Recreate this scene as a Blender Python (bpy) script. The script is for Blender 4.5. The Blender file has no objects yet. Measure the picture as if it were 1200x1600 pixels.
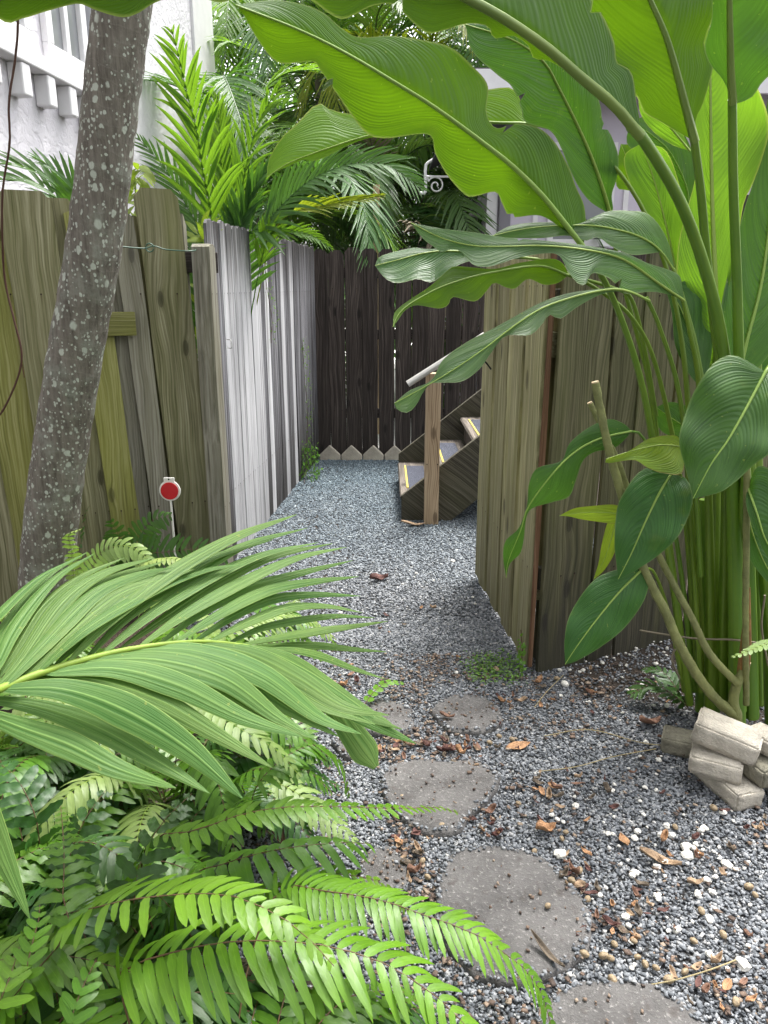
import bpy, math, random
import numpy as np
from mathutils import Vector, Matrix, noise as mnoise
random.seed(7); np.random.seed(7)
R = math.radians
SC = bpy.context.scene
COL = SC.collection

# ------------------------------------------------------------------ camera
H, TH, F = 1.5, R(16.3), 1200.0
cam = bpy.data.cameras.new('camera'); camo = bpy.data.objects.new('camera', cam); COL.objects.link(camo)
camo.location = (0, 0, H); camo.rotation_euler = (R(90) - TH, 0, 0)
cam.sensor_fit = 'VERTICAL'; cam.sensor_height = 36; cam.lens = 27; cam.clip_start = .02; cam.clip_end = 500
SC.camera = camo
SC.render.resolution_x = 768; SC.render.resolution_y = 1024
# ------------------------------------------------------------------ world, sun, exposure
SUN_EL, SUN_AZ = R(68), R(35)          # azimuth measured from +Y towards +X
w = bpy.data.worlds.new('World'); SC.world = w; w.use_nodes = True
nt = w.node_tree; bg = nt.nodes['Background']
sky = nt.nodes.new('ShaderNodeTexSky'); sky.sky_type = 'NISHITA'; sky.sun_disc = False
sky.sun_elevation = SUN_EL; sky.sun_rotation = SUN_AZ; sky.dust_density = 6; sky.air_density = 1.0; sky.ozone_density = 1.0
hs = nt.nodes.new('ShaderNodeHueSaturation'); hs.inputs['Saturation'].default_value = .16
nt.links.new(sky.outputs[0], hs.inputs['Color']); nt.links.new(hs.outputs[0], bg.inputs[0]); bg.inputs[1].default_value = .135
sl = bpy.data.lights.new('sun', 'SUN'); sl.energy = 1.5; sl.angle = R(18); sl.color = (1, .97, .92)
so = bpy.data.objects.new('sun', sl); COL.objects.link(so)
sd = Vector((math.sin(SUN_AZ) * math.cos(SUN_EL), math.cos(SUN_AZ) * math.cos(SUN_EL), math.sin(SUN_EL)))
so.rotation_euler = sd.to_track_quat('Z', 'Y').to_euler(); so.location = (0, 0, 20)
SC.view_settings.view_transform = 'Standard'; SC.view_settings.look = 'None'; SC.view_settings.gamma = 1
SC.view_settings.exposure = 1.95
SC.cycles.max_bounces = 10; SC.cycles.transmission_bounces = 6; SC.cycles.transparent_max_bounces = 8

# ------------------------------------------------------------------ geometry helpers
CT, ST = math.cos(TH), math.sin(TH)
def ray(px, py):
    a = (px - 600) / F; b = (800 - py) / F
    return Vector((a, CT + b * ST, -ST + b * CT))
def P(px, py, Y):                       # point of the world at distance Y seen at that spot
    d = ray(px, py); return Vector((0, 0, H)) + d * (Y / d.y)
def Z(px, py, z=0.0):                   # point at height z
    d = ray(px, py); return Vector((0, 0, H)) + d * ((z - H) / d.z)
def depth(v): return v.y * CT + (H - v.z) * ST

def cr(pts, n):                         # Catmull-Rom resampled to n points of even arc length
    pts = [Vector(p) for p in pts]
    if len(pts) == 2: return [pts[0].lerp(pts[1], i / (n - 1)) for i in range(n)]
    e = [pts[0] * 2 - pts[1]] + pts + [pts[-1] * 2 - pts[-2]]
    out = []
    for i in range(1, len(e) - 2):
        a, b, c, d = e[i - 1:i + 3]
        for k in range(12):
            t = k / 12
            out.append(.5 * ((2 * b) + (c - a) * t + (2 * a - 5 * b + 4 * c - d) * t * t + (3 * b - a - 3 * c + d) * t ** 3))
    out.append(pts[-1])
    L = [0]
    for i in range(1, len(out)): L.append(L[-1] + (out[i] - out[i - 1]).length)
    res = []; j = 0
    for i in range(n):
        s = L[-1] * i / (n - 1)
        while j < len(L) - 2 and L[j + 1] < s: j += 1
        dd = L[j + 1] - L[j]
        res.append(out[j].lerp(out[j + 1], (s - L[j]) / dd if dd > 1e-9 else 0))
    return res

class MB:
    def __init__(s): s.v = []; s.f = []; s.uv = []
    def add(s, vs, fs, uvs=None):
        o = len(s.v); s.v += [tuple(v) for v in vs]; s.f += [tuple(i + o for i in f) for f in fs]
        s.uv += list(uvs) if uvs else [(0, 0)] * len(vs)
    def grid(s, rows, uvs=None):
        n = len(rows); m = len(rows[0])
        s.add([p for r in rows for p in r], [(i * m + j, i * m + j + 1, (i + 1) * m + j + 1, (i + 1) * m + j) for i in range(n - 1) for j in range(m - 1)],
              [u for r in uvs for u in r] if uvs else None)
    def box(s, x0, x1, y0, y1, z0, z1, M=None):
        vs = [Vector((x, y, z)) for x in (x0, x1) for y in (y0, y1) for z in (z0, z1)]
        if M: vs = [M @ v for v in vs]
        s.add(vs, [(0, 1, 3, 2), (4, 6, 7, 5), (0, 4, 5, 1), (2, 3, 7, 6), (0, 2, 6, 4), (1, 5, 7, 3)])
    def tube(s, pts, rad, n=8, seg=None, cap=True, wob=0):
        pts = cr(pts, seg or max(2, len(pts) * 4)); k = len(pts); rows = []; uv = []
        T = (pts[1] - pts[0]).normalized(); U = T.orthogonal().normalized(); l = 0
        for i, p in enumerate(pts):
            T2 = (pts[min(i + 1, k - 1)] - pts[max(i - 1, 0)]).normalized()
            U = (U - T2 * U.dot(T2)).normalized(); V = T2.cross(U)
            t = i / (k - 1)
            r = rad(t) if callable(rad) else (rad[0] + (rad[1] - rad[0]) * t if isinstance(rad, tuple) else rad)
            if i: l += (p - pts[i - 1]).length
            row = []
            for j in range(n + 1):
                a = 2 * math.pi * (j % n) / n
                q = p + (U * math.cos(a) + V * math.sin(a)) * r * (1 + (wob * mnoise.noise(p * 40 + Vector((j % n, 0, 0))) if wob else 0))
                row.append(q)
            rows.append(row); uv.append([(j / n, l) for j in range(n + 1)])
        s.grid(rows, uv)
        if cap:
            for r0, rv in ((rows[0], False), (rows[-1], True)):
                c = sum(r0[:-1], Vector()) / n
                s.add(r0[:-1] + [c], [((j + 1) % n, j, n) if not rv else (j, (j + 1) % n, n) for j in range(n)])
    def prism(s, poly, z0, z1, M=None):  # polygon in xy
        n = len(poly)
        vs = [Vector((x, y, z0)) for x, y in poly] + [Vector((x, y, z1)) for x, y in poly]
        if M: vs = [M @ v for v in vs]
        s.add(vs, [tuple(range(n))[::-1], tuple(range(n, 2 * n))] + [(i, (i + 1) % n, n + (i + 1) % n, n + i) for i in range(n)])
    def build(s, name, mat, parent=None, smooth=False, loc=None, bevel=0, merge=False):
        me = bpy.data.meshes.new(name)
        vs = s.v
        if loc is not None:
            lx, ly, lz = loc; vs = [(a - lx, b - ly, c - lz) for a, b, c in vs]
        me.from_pydata(vs, [], s.f)
        uvl = me.uv_layers.new(name='UVMap')
        li = np.empty(len(me.loops), dtype=np.int32); me.loops.foreach_get('vertex_index', li)
        uvl.data.foreach_set('uv', np.array(s.uv, dtype=np.float32)[li].ravel())
        if mat: me.materials.append(mat)
        if smooth: me.polygons.foreach_set('use_smooth', [True] * len(me.polygons))
        o = bpy.data.objects.new(name, me); COL.objects.link(o)
        if loc is not None: o.location = loc
        if parent:
            o.parent = parent
            o.location = Vector(o.location) - parent.location if parent.type == 'EMPTY' and not parent.rotation_euler.z else o.location
        if bevel:
            b = o.modifiers.new('bevel', 'BEVEL'); b.width = bevel; b.segments = 2; b.limit_method = 'ANGLE'
        return o
def tag(o, label, cat, group=None):
    o['label'] = label; o['category'] = cat
    if group: o['group'] = group
    return o
def empty(name, loc, label, cat, group=None, rz=0):
    o = bpy.data.objects.new(name, None); COL.objects.link(o); o.location = loc; o.rotation_euler.z = rz; o.empty_display_size = .1
    return tag(o, label, cat, group)
def struct(o, kind='structure'): o['kind'] = kind; return o

# ------------------------------------------------------------------ materials
def newmat(name):
    m = bpy.data.materials.new(name); m.use_nodes = True
    n = m.node_tree; n.nodes.clear()
    return m, n
class N:
    def __init__(s, nt): s.t = nt
    def __call__(s, typ, ins=None, **kw):
        n = s.t.nodes.new(typ)
        for k, v in kw.items(): setattr(n, k, v)
        for k, v in (ins or {}).items():
            if hasattr(v, 'is_output'): s.t.links.new(v, n.inputs[k])
            else: n.inputs[k].default_value = v
        return n
    def math(s, op, a, b=0, clamp=False): return s('ShaderNodeMath', {0: a, 1: b}, operation=op, use_clamp=clamp).outputs[0]
    def mix(s, f, a, b, bt='MIX'):
        n = s('ShaderNodeMix', None, data_type='RGBA', blend_type=bt)
        for i, v in ((0, f), (6, a), (7, b)):
            if hasattr(v, 'is_output'): s.t.links.new(v, n.inputs[i])
            else: n.inputs[i].default_value = v if i == 0 or len(v) == 4 else (*v, 1)
        return n.outputs[2]
    def ramp(s, f, stops, interp='LINEAR'):
        n = s('ShaderNodeValToRGB', {0: f}); c = n.color_ramp; c.interpolation = interp
        while len(c.elements) < len(stops): c.elements.new(.5)
        for e, (p, col) in zip(c.elements, stops):
            e.position = p; e.color = (col, col, col, 1) if not hasattr(col, '__len__') else (*col, 1)
        return n.outputs[0]
    def noise(s, vec, sc, det=3, rough=.5, dist=0, dims='3D'):
        return s('ShaderNodeTexNoise', {'Vector': vec, 'Scale': sc, 'Detail': det, 'Roughness': rough, 'Distortion': dist}, noise_dimensions=dims).outputs[0]
    def mapping(s, vec, scale=(1, 1, 1), loc=(0, 0, 0), rot=(0, 0, 0)):
        return s('ShaderNodeMapping', {'Vector': vec, 'Scale': scale, 'Location': loc, 'Rotation': rot}).outputs[0]
    def out(s, sh): s('ShaderNodeOutputMaterial', {'Surface': sh})
    def bump(s, h, st, d=.01): return s('ShaderNodeBump', {'Height': h, 'Strength': st, 'Distance': d}).outputs[0]

def leaf_mat(name, c1, c2, tcol, tr=.4, rough=.38, vein=70, slant=.35, vein_amt=.35, bump=.35, length_veins=False, spots=0, edge=None, spec=.5, wavef=4.2, mid=0):
    m, t = newmat(name); n = N(t)
    tc = n('ShaderNodeTexCoord'); uv = n('ShaderNodeSeparateXYZ', {0: tc.outputs['UV']})
    oi = n('ShaderNodeObjectInfo'); geo = n('ShaderNodeNewGeometry')
    u, v = uv.outputs[0], uv.outputs[1]
    au = n.math('ABSOLUTE', n.math('SUBTRACT', u, .5))
    if length_veins:
        co = n.math('MULTIPLY', u, vein); cr_ = n.math('MULTIPLY', v, 1.2)
    else:
        q = n.math('MULTIPLY', n.math('POWER', au, 1.5), slant * 2)
        co = n.math('MULTIPLY', n.math('ADD', v, q), vein); cr_ = n.math('MULTIPLY', u, 1.5)
    vec = n('ShaderNodeCombineXYZ', {0: co, 1: cr_, 2: n.math('MULTIPLY', oi.outputs['Random'], 40)}).outputs[0]
    v1 = n.ramp(n.noise(vec, 1.0, 2, .6), [(.3, 0), (.7, 1)]); v2 = n.ramp(n.noise(vec, .28, 1), [(.3, 0), (.7, 1)])
    co2 = n.math('ADD', n.math('MULTIPLY', co, wavef), n.math('MULTIPLY', n.noise(tc.outputs['Object'], 6, 1), 3))
    wv_ = n.math('ADD', n.math('MULTIPLY', n.math('MULTIPLY', n.math('SINE', co2), n.noise(tc.outputs['Object'], 14, 2)), .9), .5)
    big = n.noise(n.mapping(tc.outputs['Object'], (1, 1, 1)), 9, 3)
    f = n.math('ADD', n.math('ADD', n.math('MULTIPLY', n.math('SUBTRACT', v1, .5), vein_amt * 1.3), n.math('MULTIPLY', n.math('SUBTRACT', wv_, .5), vein_amt * .35)), n.math('ADD', n.math('MULTIPLY', n.math('SUBTRACT', v2, .5), vein_amt), n.math('MULTIPLY', big, 1.0)), clamp=True)
    col = n.mix(f, c1, c2)
    hsv = n('ShaderNodeHueSaturation', {'Color': col, 'Hue': n.math('ADD', .488, n.math('MULTIPLY', oi.outputs['Random'], .024)), 'Value': n.math('ADD', .82, n.math('MULTIPLY', geo.outputs['Random Per Island'], .36))}).outputs[0]
    tcl = n.mix(f, tcol, tuple(x * 1.25 for x in tcol))
    if spots:
        sp = n.ramp(n.noise(tc.outputs['Object'], spots, 1), [(.0, 0), (.74, 0), (.77, 1)])
        hsv = n.mix(n.math('MULTIPLY', sp, .6), hsv, (.25, .3, .06))
        sp2 = n.ramp(n.noise(tc.outputs['Object'], 11, 3, .6), [(.0, 0), (.63, 0), (.80, 1)])
        hsv = n.mix(n.math('MULTIPLY', sp2, .35), hsv, (.19, .23, .03))
    if mid:
        hsv = n.mix(n.math('MULTIPLY', n.ramp(au, [(.012, 1), (.035, 0)]), mid), hsv, tuple(x * 1.7 for x in c2))
    if edge:
        e = n.ramp(au, [(.0, 0), (.475, 0), (.495, 1)])
        hsv = n.mix(n.math('MULTIPLY', e, .8), hsv, edge); tcl = n.mix(e, tcl, edge)
    bmp = n.bump(n.math('ADD', n.math('MULTIPLY', v1, .35), n.math('ADD', v2, n.math('MULTIPLY', wv_, .45))), bump, .005)
    pr = n('ShaderNodeBsdfPrincipled', {'Base Color': hsv, 'Roughness': n.math('ADD', rough, n.math('MULTIPLY', big, .2)), 'Normal': bmp, 'Specular IOR Level': spec})
    tl = n('ShaderNodeBsdfTranslucent', {'Color': tcl, 'Normal': bmp})
    mx = n('ShaderNodeMixShader', {0: tr, 1: pr.outputs[0], 2: tl.outputs[0]})
    n.out(mx.outputs[0]); return m

def wood_mat(name, dark, mid, light, moss=None, moss_amt=0., streak=0., paint=None, paint_amt=0., grain=1., bump=.5, knots=True, topdirt=0., height=1.83, basedirt=.0, rust=0.):
    m, t = newmat(name); n = N(t)
    tc = n('ShaderNodeTexCoord'); oi = n('ShaderNodeObjectInfo')
    off = n('ShaderNodeVectorMath', {0: (37.1, 11.7, 23.3), 'Scale': oi.outputs['Random']}, operation='SCALE').outputs[0]
    p = n('ShaderNodeVectorMath', {0: tc.outputs['Object'], 1: off}, operation='ADD').outputs[0]
    warp = n.noise(n.mapping(p, (3, 3, 1.3)), 1.6, 2)
    sp_ = n('ShaderNodeSeparateXYZ', {0: p})
    kv = n('ShaderNodeTexVoronoi', {'Vector': n('ShaderNodeCombineXYZ', {0: n.math('MULTIPLY', sp_.outputs[0], 4), 1: n.math('MULTIPLY', sp_.outputs[2], 1.5)}).outputs[0], 'Scale': 1, 'Randomness': 1}, feature='F1', voronoi_dimensions='2D').outputs['Distance']
    kw = n.math('MULTIPLY', n.ramp(kv, [(0, 1), (.12, .5), (.4, 0)]), .035 if knots else 0)
    pw = n('ShaderNodeVectorMath', {0: p, 1: n('ShaderNodeCombineXYZ', {0: n.math('ADD', kw, n.math('MULTIPLY', n.math('SUBTRACT', warp, .5), .045))}).outputs[0]}, operation='ADD').outputs[0]
    g1 = n.noise(n.mapping(pw, (58 * grain, 58, 1.0)), 1, 6, .68)
    g2 = n.noise(n.mapping(pw, (140 * grain, 100, 3.0)), 1, 4, .6)
    cath = n('ShaderNodeTexWave', {'Vector': n.mapping(pw, (22, 1, .25)), 'Scale': 1.1, 'Distortion': 4.5, 'Detail': 2, 'Detail Scale': .8}, wave_type='BANDS', bands_direction='X').outputs['Fac']
    f = n.math('ADD', n.math('MULTIPLY', g1, .62), n.math('ADD', n.math('MULTIPLY', g2, .38), n.math('MULTIPLY', cath, .055)))
    col = n.ramp(f, [(.38, dark), (.52, mid), (.66, light)])
    patch = n.noise(n.mapping(p, (7, 7, 1.6)), 1, 4, .6)
    col = n.mix(n.ramp(patch, [(.35, 0), (.7, .5)]), col, tuple(x * .55 for x in mid))
    if moss:
        mm = n.ramp(n.noise(n.mapping(p, (5, 5, .9)), 1, 5, .65), [(.5 - .3 * moss_amt, 0), (.75, 1)])
        col = n.mix(n.math('MULTIPLY', mm, moss_amt), col, moss)
    sx = n('ShaderNodeSeparateXYZ', {0: tc.outputs['Object']})
    if paint:
        pm = n.ramp(n.noise(n.mapping(p, (60, 60, .8)), 1, 6, .7), [(.62 - .4 * paint_amt, 0), (.78 - .4 * paint_amt, 1)])
        pc = n.mix(n.noise(n.mapping(p, (120, 60, 2)), 1, 2), tuple(x * .6 for x in paint), paint)
        col = n.mix(n.math('MULTIPLY', pm, .93), col, pc)
    if knots:
        kk = n.ramp(kv, [(.02, 1), (.055, .8), (.062, .3), (.10, 0)])
        col = n.mix(n.math('MULTIPLY', kk, .75), col, tuple(x * .6 for x in dark))
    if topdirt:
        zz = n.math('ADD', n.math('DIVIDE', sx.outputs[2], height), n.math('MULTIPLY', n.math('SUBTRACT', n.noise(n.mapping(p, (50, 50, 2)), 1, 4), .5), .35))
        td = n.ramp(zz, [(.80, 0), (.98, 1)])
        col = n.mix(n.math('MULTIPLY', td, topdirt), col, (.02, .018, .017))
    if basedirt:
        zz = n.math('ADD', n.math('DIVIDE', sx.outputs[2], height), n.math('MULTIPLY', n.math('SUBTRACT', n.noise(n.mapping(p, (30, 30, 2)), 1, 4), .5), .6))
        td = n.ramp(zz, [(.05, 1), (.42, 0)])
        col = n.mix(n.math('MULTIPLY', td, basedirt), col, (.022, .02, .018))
    if height > 1:
        ax = n.math('SUBTRACT', n.math('ABSOLUTE', sx.outputs[0]), .034)
        for z0 in (.41, 1.47):
            dz = n.math('SUBTRACT', sx.outputs[2], z0)
            dd = n.math('SQRT', n.math('ADD', n.math('MULTIPLY', ax, ax), n.math('MULTIPLY', dz, dz)))
            col = n.mix(n.ramp(n.math('MULTIPLY', dd, 100), [(.34, 1), (.46, 0)]), col, (.02, .014, .01))
            st = n.math('MULTIPLY', n.ramp(n.math('MULTIPLY', n.math('ABSOLUTE', ax), 100), [(.15, .55), (.5, 0)]), n.ramp(n.math('MULTIPLY', dz, -10), [(.0, 0), (.03, 1), (.7, 0)]))
            col = n.mix(st, col, (.05, .03, .02))
    val = n.math('ADD', 1.0, n.math('MULTIPLY', oi.outputs['Random'], .45))
    col = n('ShaderNodeHueSaturation', {'Color': col, 'Value': val}).outputs[0]
    b = n.bump(n.math('ADD', g2, n.math('MULTIPLY', g1, 1.3)), bump, .006)
    pr = n('ShaderNodeBsdfPrincipled', {'Base Color': col, 'Roughness': .8, 'Normal': b, 'Specular IOR Level': .25})
    n.out(pr.outputs[0]); return m

def simple(name, col, rough=.6, metal=0, bump=0, bscale=60, var=.0, vscale=8, spec=.4):
    m, t = newmat(name); n = N(t); tc = n('ShaderNodeTexCoord'); c = (*col, 1)
    ins = {'Roughness': rough, 'Metallic': metal, 'Specular IOR Level': spec}
    if var: ins['Base Color'] = n.mix(n.ramp(n.noise(tc.outputs['Object'], vscale, 5, .65), [(.3, 0), (.7, 1)]), tuple(x * (1 - var) for x in col), tuple(min(1, x * (1 + var)) for x in col))
    else: ins['Base Color'] = c
    if bump: ins['Normal'] = n.bump(n.noise(tc.outputs['Object'], bscale, 4, .6), bump, .01)
    n.out(n('ShaderNodeBsdfPrincipled', ins).outputs[0]); return m

def stone_mat(name, stops, rough=.75, bump=.4, blue=True):
    m, t = newmat(name); n = N(t); geo = n('ShaderNodeNewGeometry'); tc = n('ShaderNodeTexCoord')
    col = n.ramp(geo.outputs['Random Per Island'], stops)
    col = n.mix(n.math('MULTIPLY', n.noise(geo.outputs['Position'], 220, 3), .5), col, (.06, .06, .062))
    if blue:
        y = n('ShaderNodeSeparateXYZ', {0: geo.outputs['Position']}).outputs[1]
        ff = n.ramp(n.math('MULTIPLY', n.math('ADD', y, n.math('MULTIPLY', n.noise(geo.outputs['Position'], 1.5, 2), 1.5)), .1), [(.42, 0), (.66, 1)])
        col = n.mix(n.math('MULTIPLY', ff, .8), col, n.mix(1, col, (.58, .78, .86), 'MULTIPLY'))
    n.out(n('ShaderNodeBsdfPrincipled', {'Base Color': col, 'Roughness': rough, 'Normal': n.bump(n.noise(geo.outputs['Position'], 400, 3), bump, .002), 'Specular IOR Level': .35}).outputs[0]); return m

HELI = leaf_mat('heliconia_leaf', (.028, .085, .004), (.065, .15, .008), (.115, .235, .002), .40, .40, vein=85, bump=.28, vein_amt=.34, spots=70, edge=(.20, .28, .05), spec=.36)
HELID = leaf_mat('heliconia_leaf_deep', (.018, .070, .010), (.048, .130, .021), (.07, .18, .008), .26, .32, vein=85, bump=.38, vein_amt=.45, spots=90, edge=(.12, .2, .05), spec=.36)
HELIL = leaf_mat('heliconia_leaf_bright', (.06, .18, .014), (.13, .27, .025), (.15, .30, .012), .45, .42, vein=80, bump=.45, vein_amt=.3, edge=(.3, .38, .06), spec=.36)  # lighter green for young blades, and for backlight put into the colour
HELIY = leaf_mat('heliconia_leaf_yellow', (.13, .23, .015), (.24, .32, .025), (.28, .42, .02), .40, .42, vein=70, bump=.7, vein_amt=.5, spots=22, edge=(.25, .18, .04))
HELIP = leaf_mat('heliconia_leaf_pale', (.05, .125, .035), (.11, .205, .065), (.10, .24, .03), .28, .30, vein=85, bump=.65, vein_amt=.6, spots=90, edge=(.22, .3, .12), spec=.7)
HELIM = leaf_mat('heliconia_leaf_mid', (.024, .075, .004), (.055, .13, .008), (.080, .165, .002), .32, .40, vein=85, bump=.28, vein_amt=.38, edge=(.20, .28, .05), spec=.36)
RIB = leaf_mat('midrib', (.20, .31, .05), (.28, .38, .08), (.25, .40, .04), .15, .4, vein=6, vein_amt=.2, bump=.1)
RIBD = leaf_mat('midrib_olive', (.12, .18, .03), (.18, .24, .045), (.2, .3, .04), .12, .35, vein=6, vein_amt=.3, bump=.1)
STALK = leaf_mat('stalk', (.07, .15, .010), (.15, .24, .020), (.15, .3, .02), .12, .30, vein=8, vein_amt=.35, length_veins=True, bump=.2)
FERN = leaf_mat('fern_green', (.040, .115, .006), (.10, .205, .014), (.16, .36, .02), .30, .33, vein=16, slant=.25, vein_amt=.12, bump=.07, mid=.35, wavef=1.5)
FERNB = leaf_mat('fern_bright', (.055, .155, .005), (.125, .255, .011), (.15, .34, .018), .32, .33, vein=16, slant=.25, vein_amt=.12, bump=.07, mid=.35, wavef=1.5)
FERND = leaf_mat('fern_dark', (.014, .055, .007), (.042, .110, .016), (.08, .20, .02), .22, .36, vein=16, slant=.25, vein_amt=.12, bump=.07, mid=.35, spec=.5, wavef=1.5)  # dark ferns; green also deepened to paint the undergrowth's shade
FERNP = leaf_mat('fern_pale', (.13, .20, .05), (.23, .31, .09), (.22, .38, .05), .30, .36, vein=16, slant=.25, vein_amt=.12, bump=.07, mid=.35, wavef=1.5)
PALM = leaf_mat('palm_leaflet', (.040, .115, .014), (.125, .215, .048), (.095, .235, .012), .26, .44, vein=26, vein_amt=.55, length_veins=True, bump=.3, spots=90, edge=(.25, .36, .08), mid=.55, spec=.34, wavef=1.0)
PALMB = leaf_mat('palm_leaf_bright', (.06, .16, .013), (.13, .25, .025), (.19, .37, .015), .38, .36, vein=7, vein_amt=.6, length_veins=True, bump=.7)
PALMM = leaf_mat('palm_leaf_mid', (.025, .085, .016), (.065, .15, .03), (.10, .24, .02), .30, .33, vein=7, vein_amt=.5, length_veins=True, bump=.6)
PALMD = leaf_mat('palm_leaf_far', (.025, .065, .014), (.07, .13, .03), (.10, .18, .02), .28, .4, vein=7, vein_amt=.5, length_veins=True, bump=.3)
PALMY = leaf_mat('palm_leaf_yellow', (.14, .20, .013), (.24, .28, .025), (.28, .36, .015), .36, .42, vein=7, vein_amt=.5, length_veins=True, bump=.3)
STRAW = leaf_mat('dry_frond', (.10, .08, .05), (.25, .21, .15), (.2, .17, .10), .2, .7, vein=7, vein_amt=.5, length_veins=True, bump=.3)
RACH = simple('fern_rachis', (.09, .05, .022), .6, var=.3, vscale=30)
RACHG = simple('green_rachis', (.19, .28, .035), .5, var=.2, vscale=20)
DEADN = ['rust brown', 'tan', 'dark maroon', 'pale orange', 'dull grey brown']
DEADS = [simple('dead_leaf_%s' % k, c, .75, bump=.4, bscale=90, var=.4, vscale=40) for k, c in (('rust', (.16, .085, .055)), ('tan', (.29, .20, .125)), ('maroon', (.085, .035, .028)), ('orange', (.31, .17, .085)), ('dull', (.11, .085, .06)))]

W_LEFT = wood_mat('wood_left_fence', (.045, .043, .020), (.160, .150, .088), (.30, .285, .19), (.120, .128, .038), .55, knots=True, basedirt=.25)
W_LEFTY = wood_mat('wood_left_mossy', (.07, .068, .020), (.19, .190, .060), (.30, .29, .14), (.145, .152, .028), .75, knots=True, basedirt=.25)
W_GREY = wood_mat('wood_grey', (.06, .055, .042), (.165, .155, .125), (.27, .26, .22), (.12, .12, .05), .4)
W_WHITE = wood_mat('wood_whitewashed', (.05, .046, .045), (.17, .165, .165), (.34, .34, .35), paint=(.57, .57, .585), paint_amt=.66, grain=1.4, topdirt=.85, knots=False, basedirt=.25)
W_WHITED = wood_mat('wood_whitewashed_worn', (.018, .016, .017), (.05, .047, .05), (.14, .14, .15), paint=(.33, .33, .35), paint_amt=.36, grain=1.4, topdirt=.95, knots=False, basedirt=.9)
W_DARK = wood_mat('wood_dark', (.009, .0075, .0065), (.036, .028, .024), (.105, .085, .075), None, grain=.9, bump=.5, basedirt=.4)
W_GATE = wood_mat('wood_gate', (.07, .062, .032), (.25, .230, .130), (.44, .41, .27), (.18, .18, .05), .5, basedirt=.35, height=1.6)
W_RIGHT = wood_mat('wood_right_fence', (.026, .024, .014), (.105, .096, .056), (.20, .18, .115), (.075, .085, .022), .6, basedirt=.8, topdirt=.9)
W_CUT = wood_mat('wood_orange_edge', (.05, .024, .012), (.11, .058, .032), (.17, .10, .06), knots=False)
W_STAIR = wood_mat('wood_stair', (.018, .016, .012), (.055, .050, .036), (.12, .11, .085), (.07, .07, .03), .4, height=.4, knots=False)
W_POST = wood_mat('wood_newel', (.13, .085, .05), (.34, .25, .16), (.45, .35, .24), None, bump=.3, knots=True)
W_TREAD = wood_mat('wood_tread', (.04, .033, .026), (.10, .085, .07), (.19, .165, .14), None)

# ------------------------------------------------------------------ ground
STONES_PX = [  # outlines as seen, laid on the ground
 ('round grey stepping stone farthest up the path, right of centre', [(672, 1112), (690, 1093), (727, 1085), (765, 1095), (785, 1118), (778, 1138), (745, 1147), (700, 1143)]),
 ('grey stepping stone half under the tips of the big palm frond', [(560, 1120), (575, 1100), (605, 1096), (635, 1106), (647, 1128), (640, 1146), (600, 1150), (565, 1142)]),
 ('small grey stepping stone beneath the drooping frond tips', [(518, 1160), (540, 1150), (575, 1152), (590, 1166), (570, 1182), (535, 1184)]),
 ('broad angular stepping stone with a mossy crack, third from the camera', [(597, 1212), (612, 1196), (655, 1188), (700, 1192), (745, 1189), (782, 1214), (766, 1250), (736, 1276), (714, 1303), (660, 1302), (618, 1272), (598, 1240)]),
 ('brownish stepping stone partly covered by bright fern tips on the left', [(560, 1345), (590, 1326), (615, 1328), (632, 1350), (639, 1385), (630, 1405), (590, 1412), (560, 1390)]),
 ('largest grey stepping stone, with a dry curled leaf on it', [(680, 1385), (694, 1350), (722, 1326), (790, 1324), (845, 1340), (885, 1378), (922, 1420), (922, 1468), (905, 1500), (850, 1532), (770, 1535), (710, 1500), (682, 1440)]),
 ('grey stepping stone cut off by the bottom of the picture', [(838, 1590), (870, 1553), (920, 1535), (1000, 1536), (1055, 1560), (1105, 1605), (1120, 1680), (1010, 1730), (880, 1720), (830, 1650)]),
]
stone_polys = []
for lab, pl in STONES_PX:
    pts = [Z(x, y, .012) for x, y in pl]
    stone_polys.append((lab, [(p.x, p.y) for p in pts]))
def in_poly(x, y, poly, grow=0):
    cx = sum(p[0] for p in poly) / len(poly); cy = sum(p[1] for p in poly) / len(poly)
    c = np.zeros(np.shape(x), bool); n = len(poly); j = n - 1
    P2 = [(cx + (a - cx) * (1 + grow), cy + (b - cy) * (1 + grow)) for a, b in poly]
    for i in range(n):
        xi, yi = P2[i]; xj, yj = P2[j]
        c ^= ((yi > y) != (yj > y)) & (x < (xj - xi) * (y - yi) / (yj - yi + 1e-12) + xi); j = i
    return c

m, t = newmat('gravel_ground'); n = N(t); geo = n('ShaderNodeNewGeometry'); pos = geo.outputs['Position']
vo = n('ShaderNodeTexVoronoi', {'Vector': pos, 'Scale': 110, 'Randomness': 1}, feature='F1')
vcol = n('ShaderNodeSeparateXYZ', {0: vo.outputs['Color']}).outputs[0]
gc = n.ramp(vcol, [(0, (.035, .038, .042)), (.5, (.10, .108, .118)), (.85, (.20, .21, .22)), (1, (.42, .42, .41))])
gc = n.mix(n.ramp(vo.outputs['Distance'], [(.35, 0), (.75, 1)]), gc, (.02, .019, .018))
px_ = n('ShaderNodeSeparateXYZ', {0: pos})
nz = n.noise(pos, 2.2, 4, .6)
soilc = n.mix(n.noise(pos, 40, 4), (.018, .013, .009), (.06, .043, .03))
left = n.math('SUBTRACT', n.math('MULTIPLY', n.math('SUBTRACT', nz, .5), .7), n.math('ADD', px_.outputs[0], .02))
soilm = n.ramp(left, [(.12, 0), (.25, 1)])
d1 = n.math('SUBTRACT', n.math('ADD', n.math('MULTIPLY', px_.outputs[0], .35), px_.outputs[1]), n.math('MULTIPLY', nz, .5))
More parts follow.
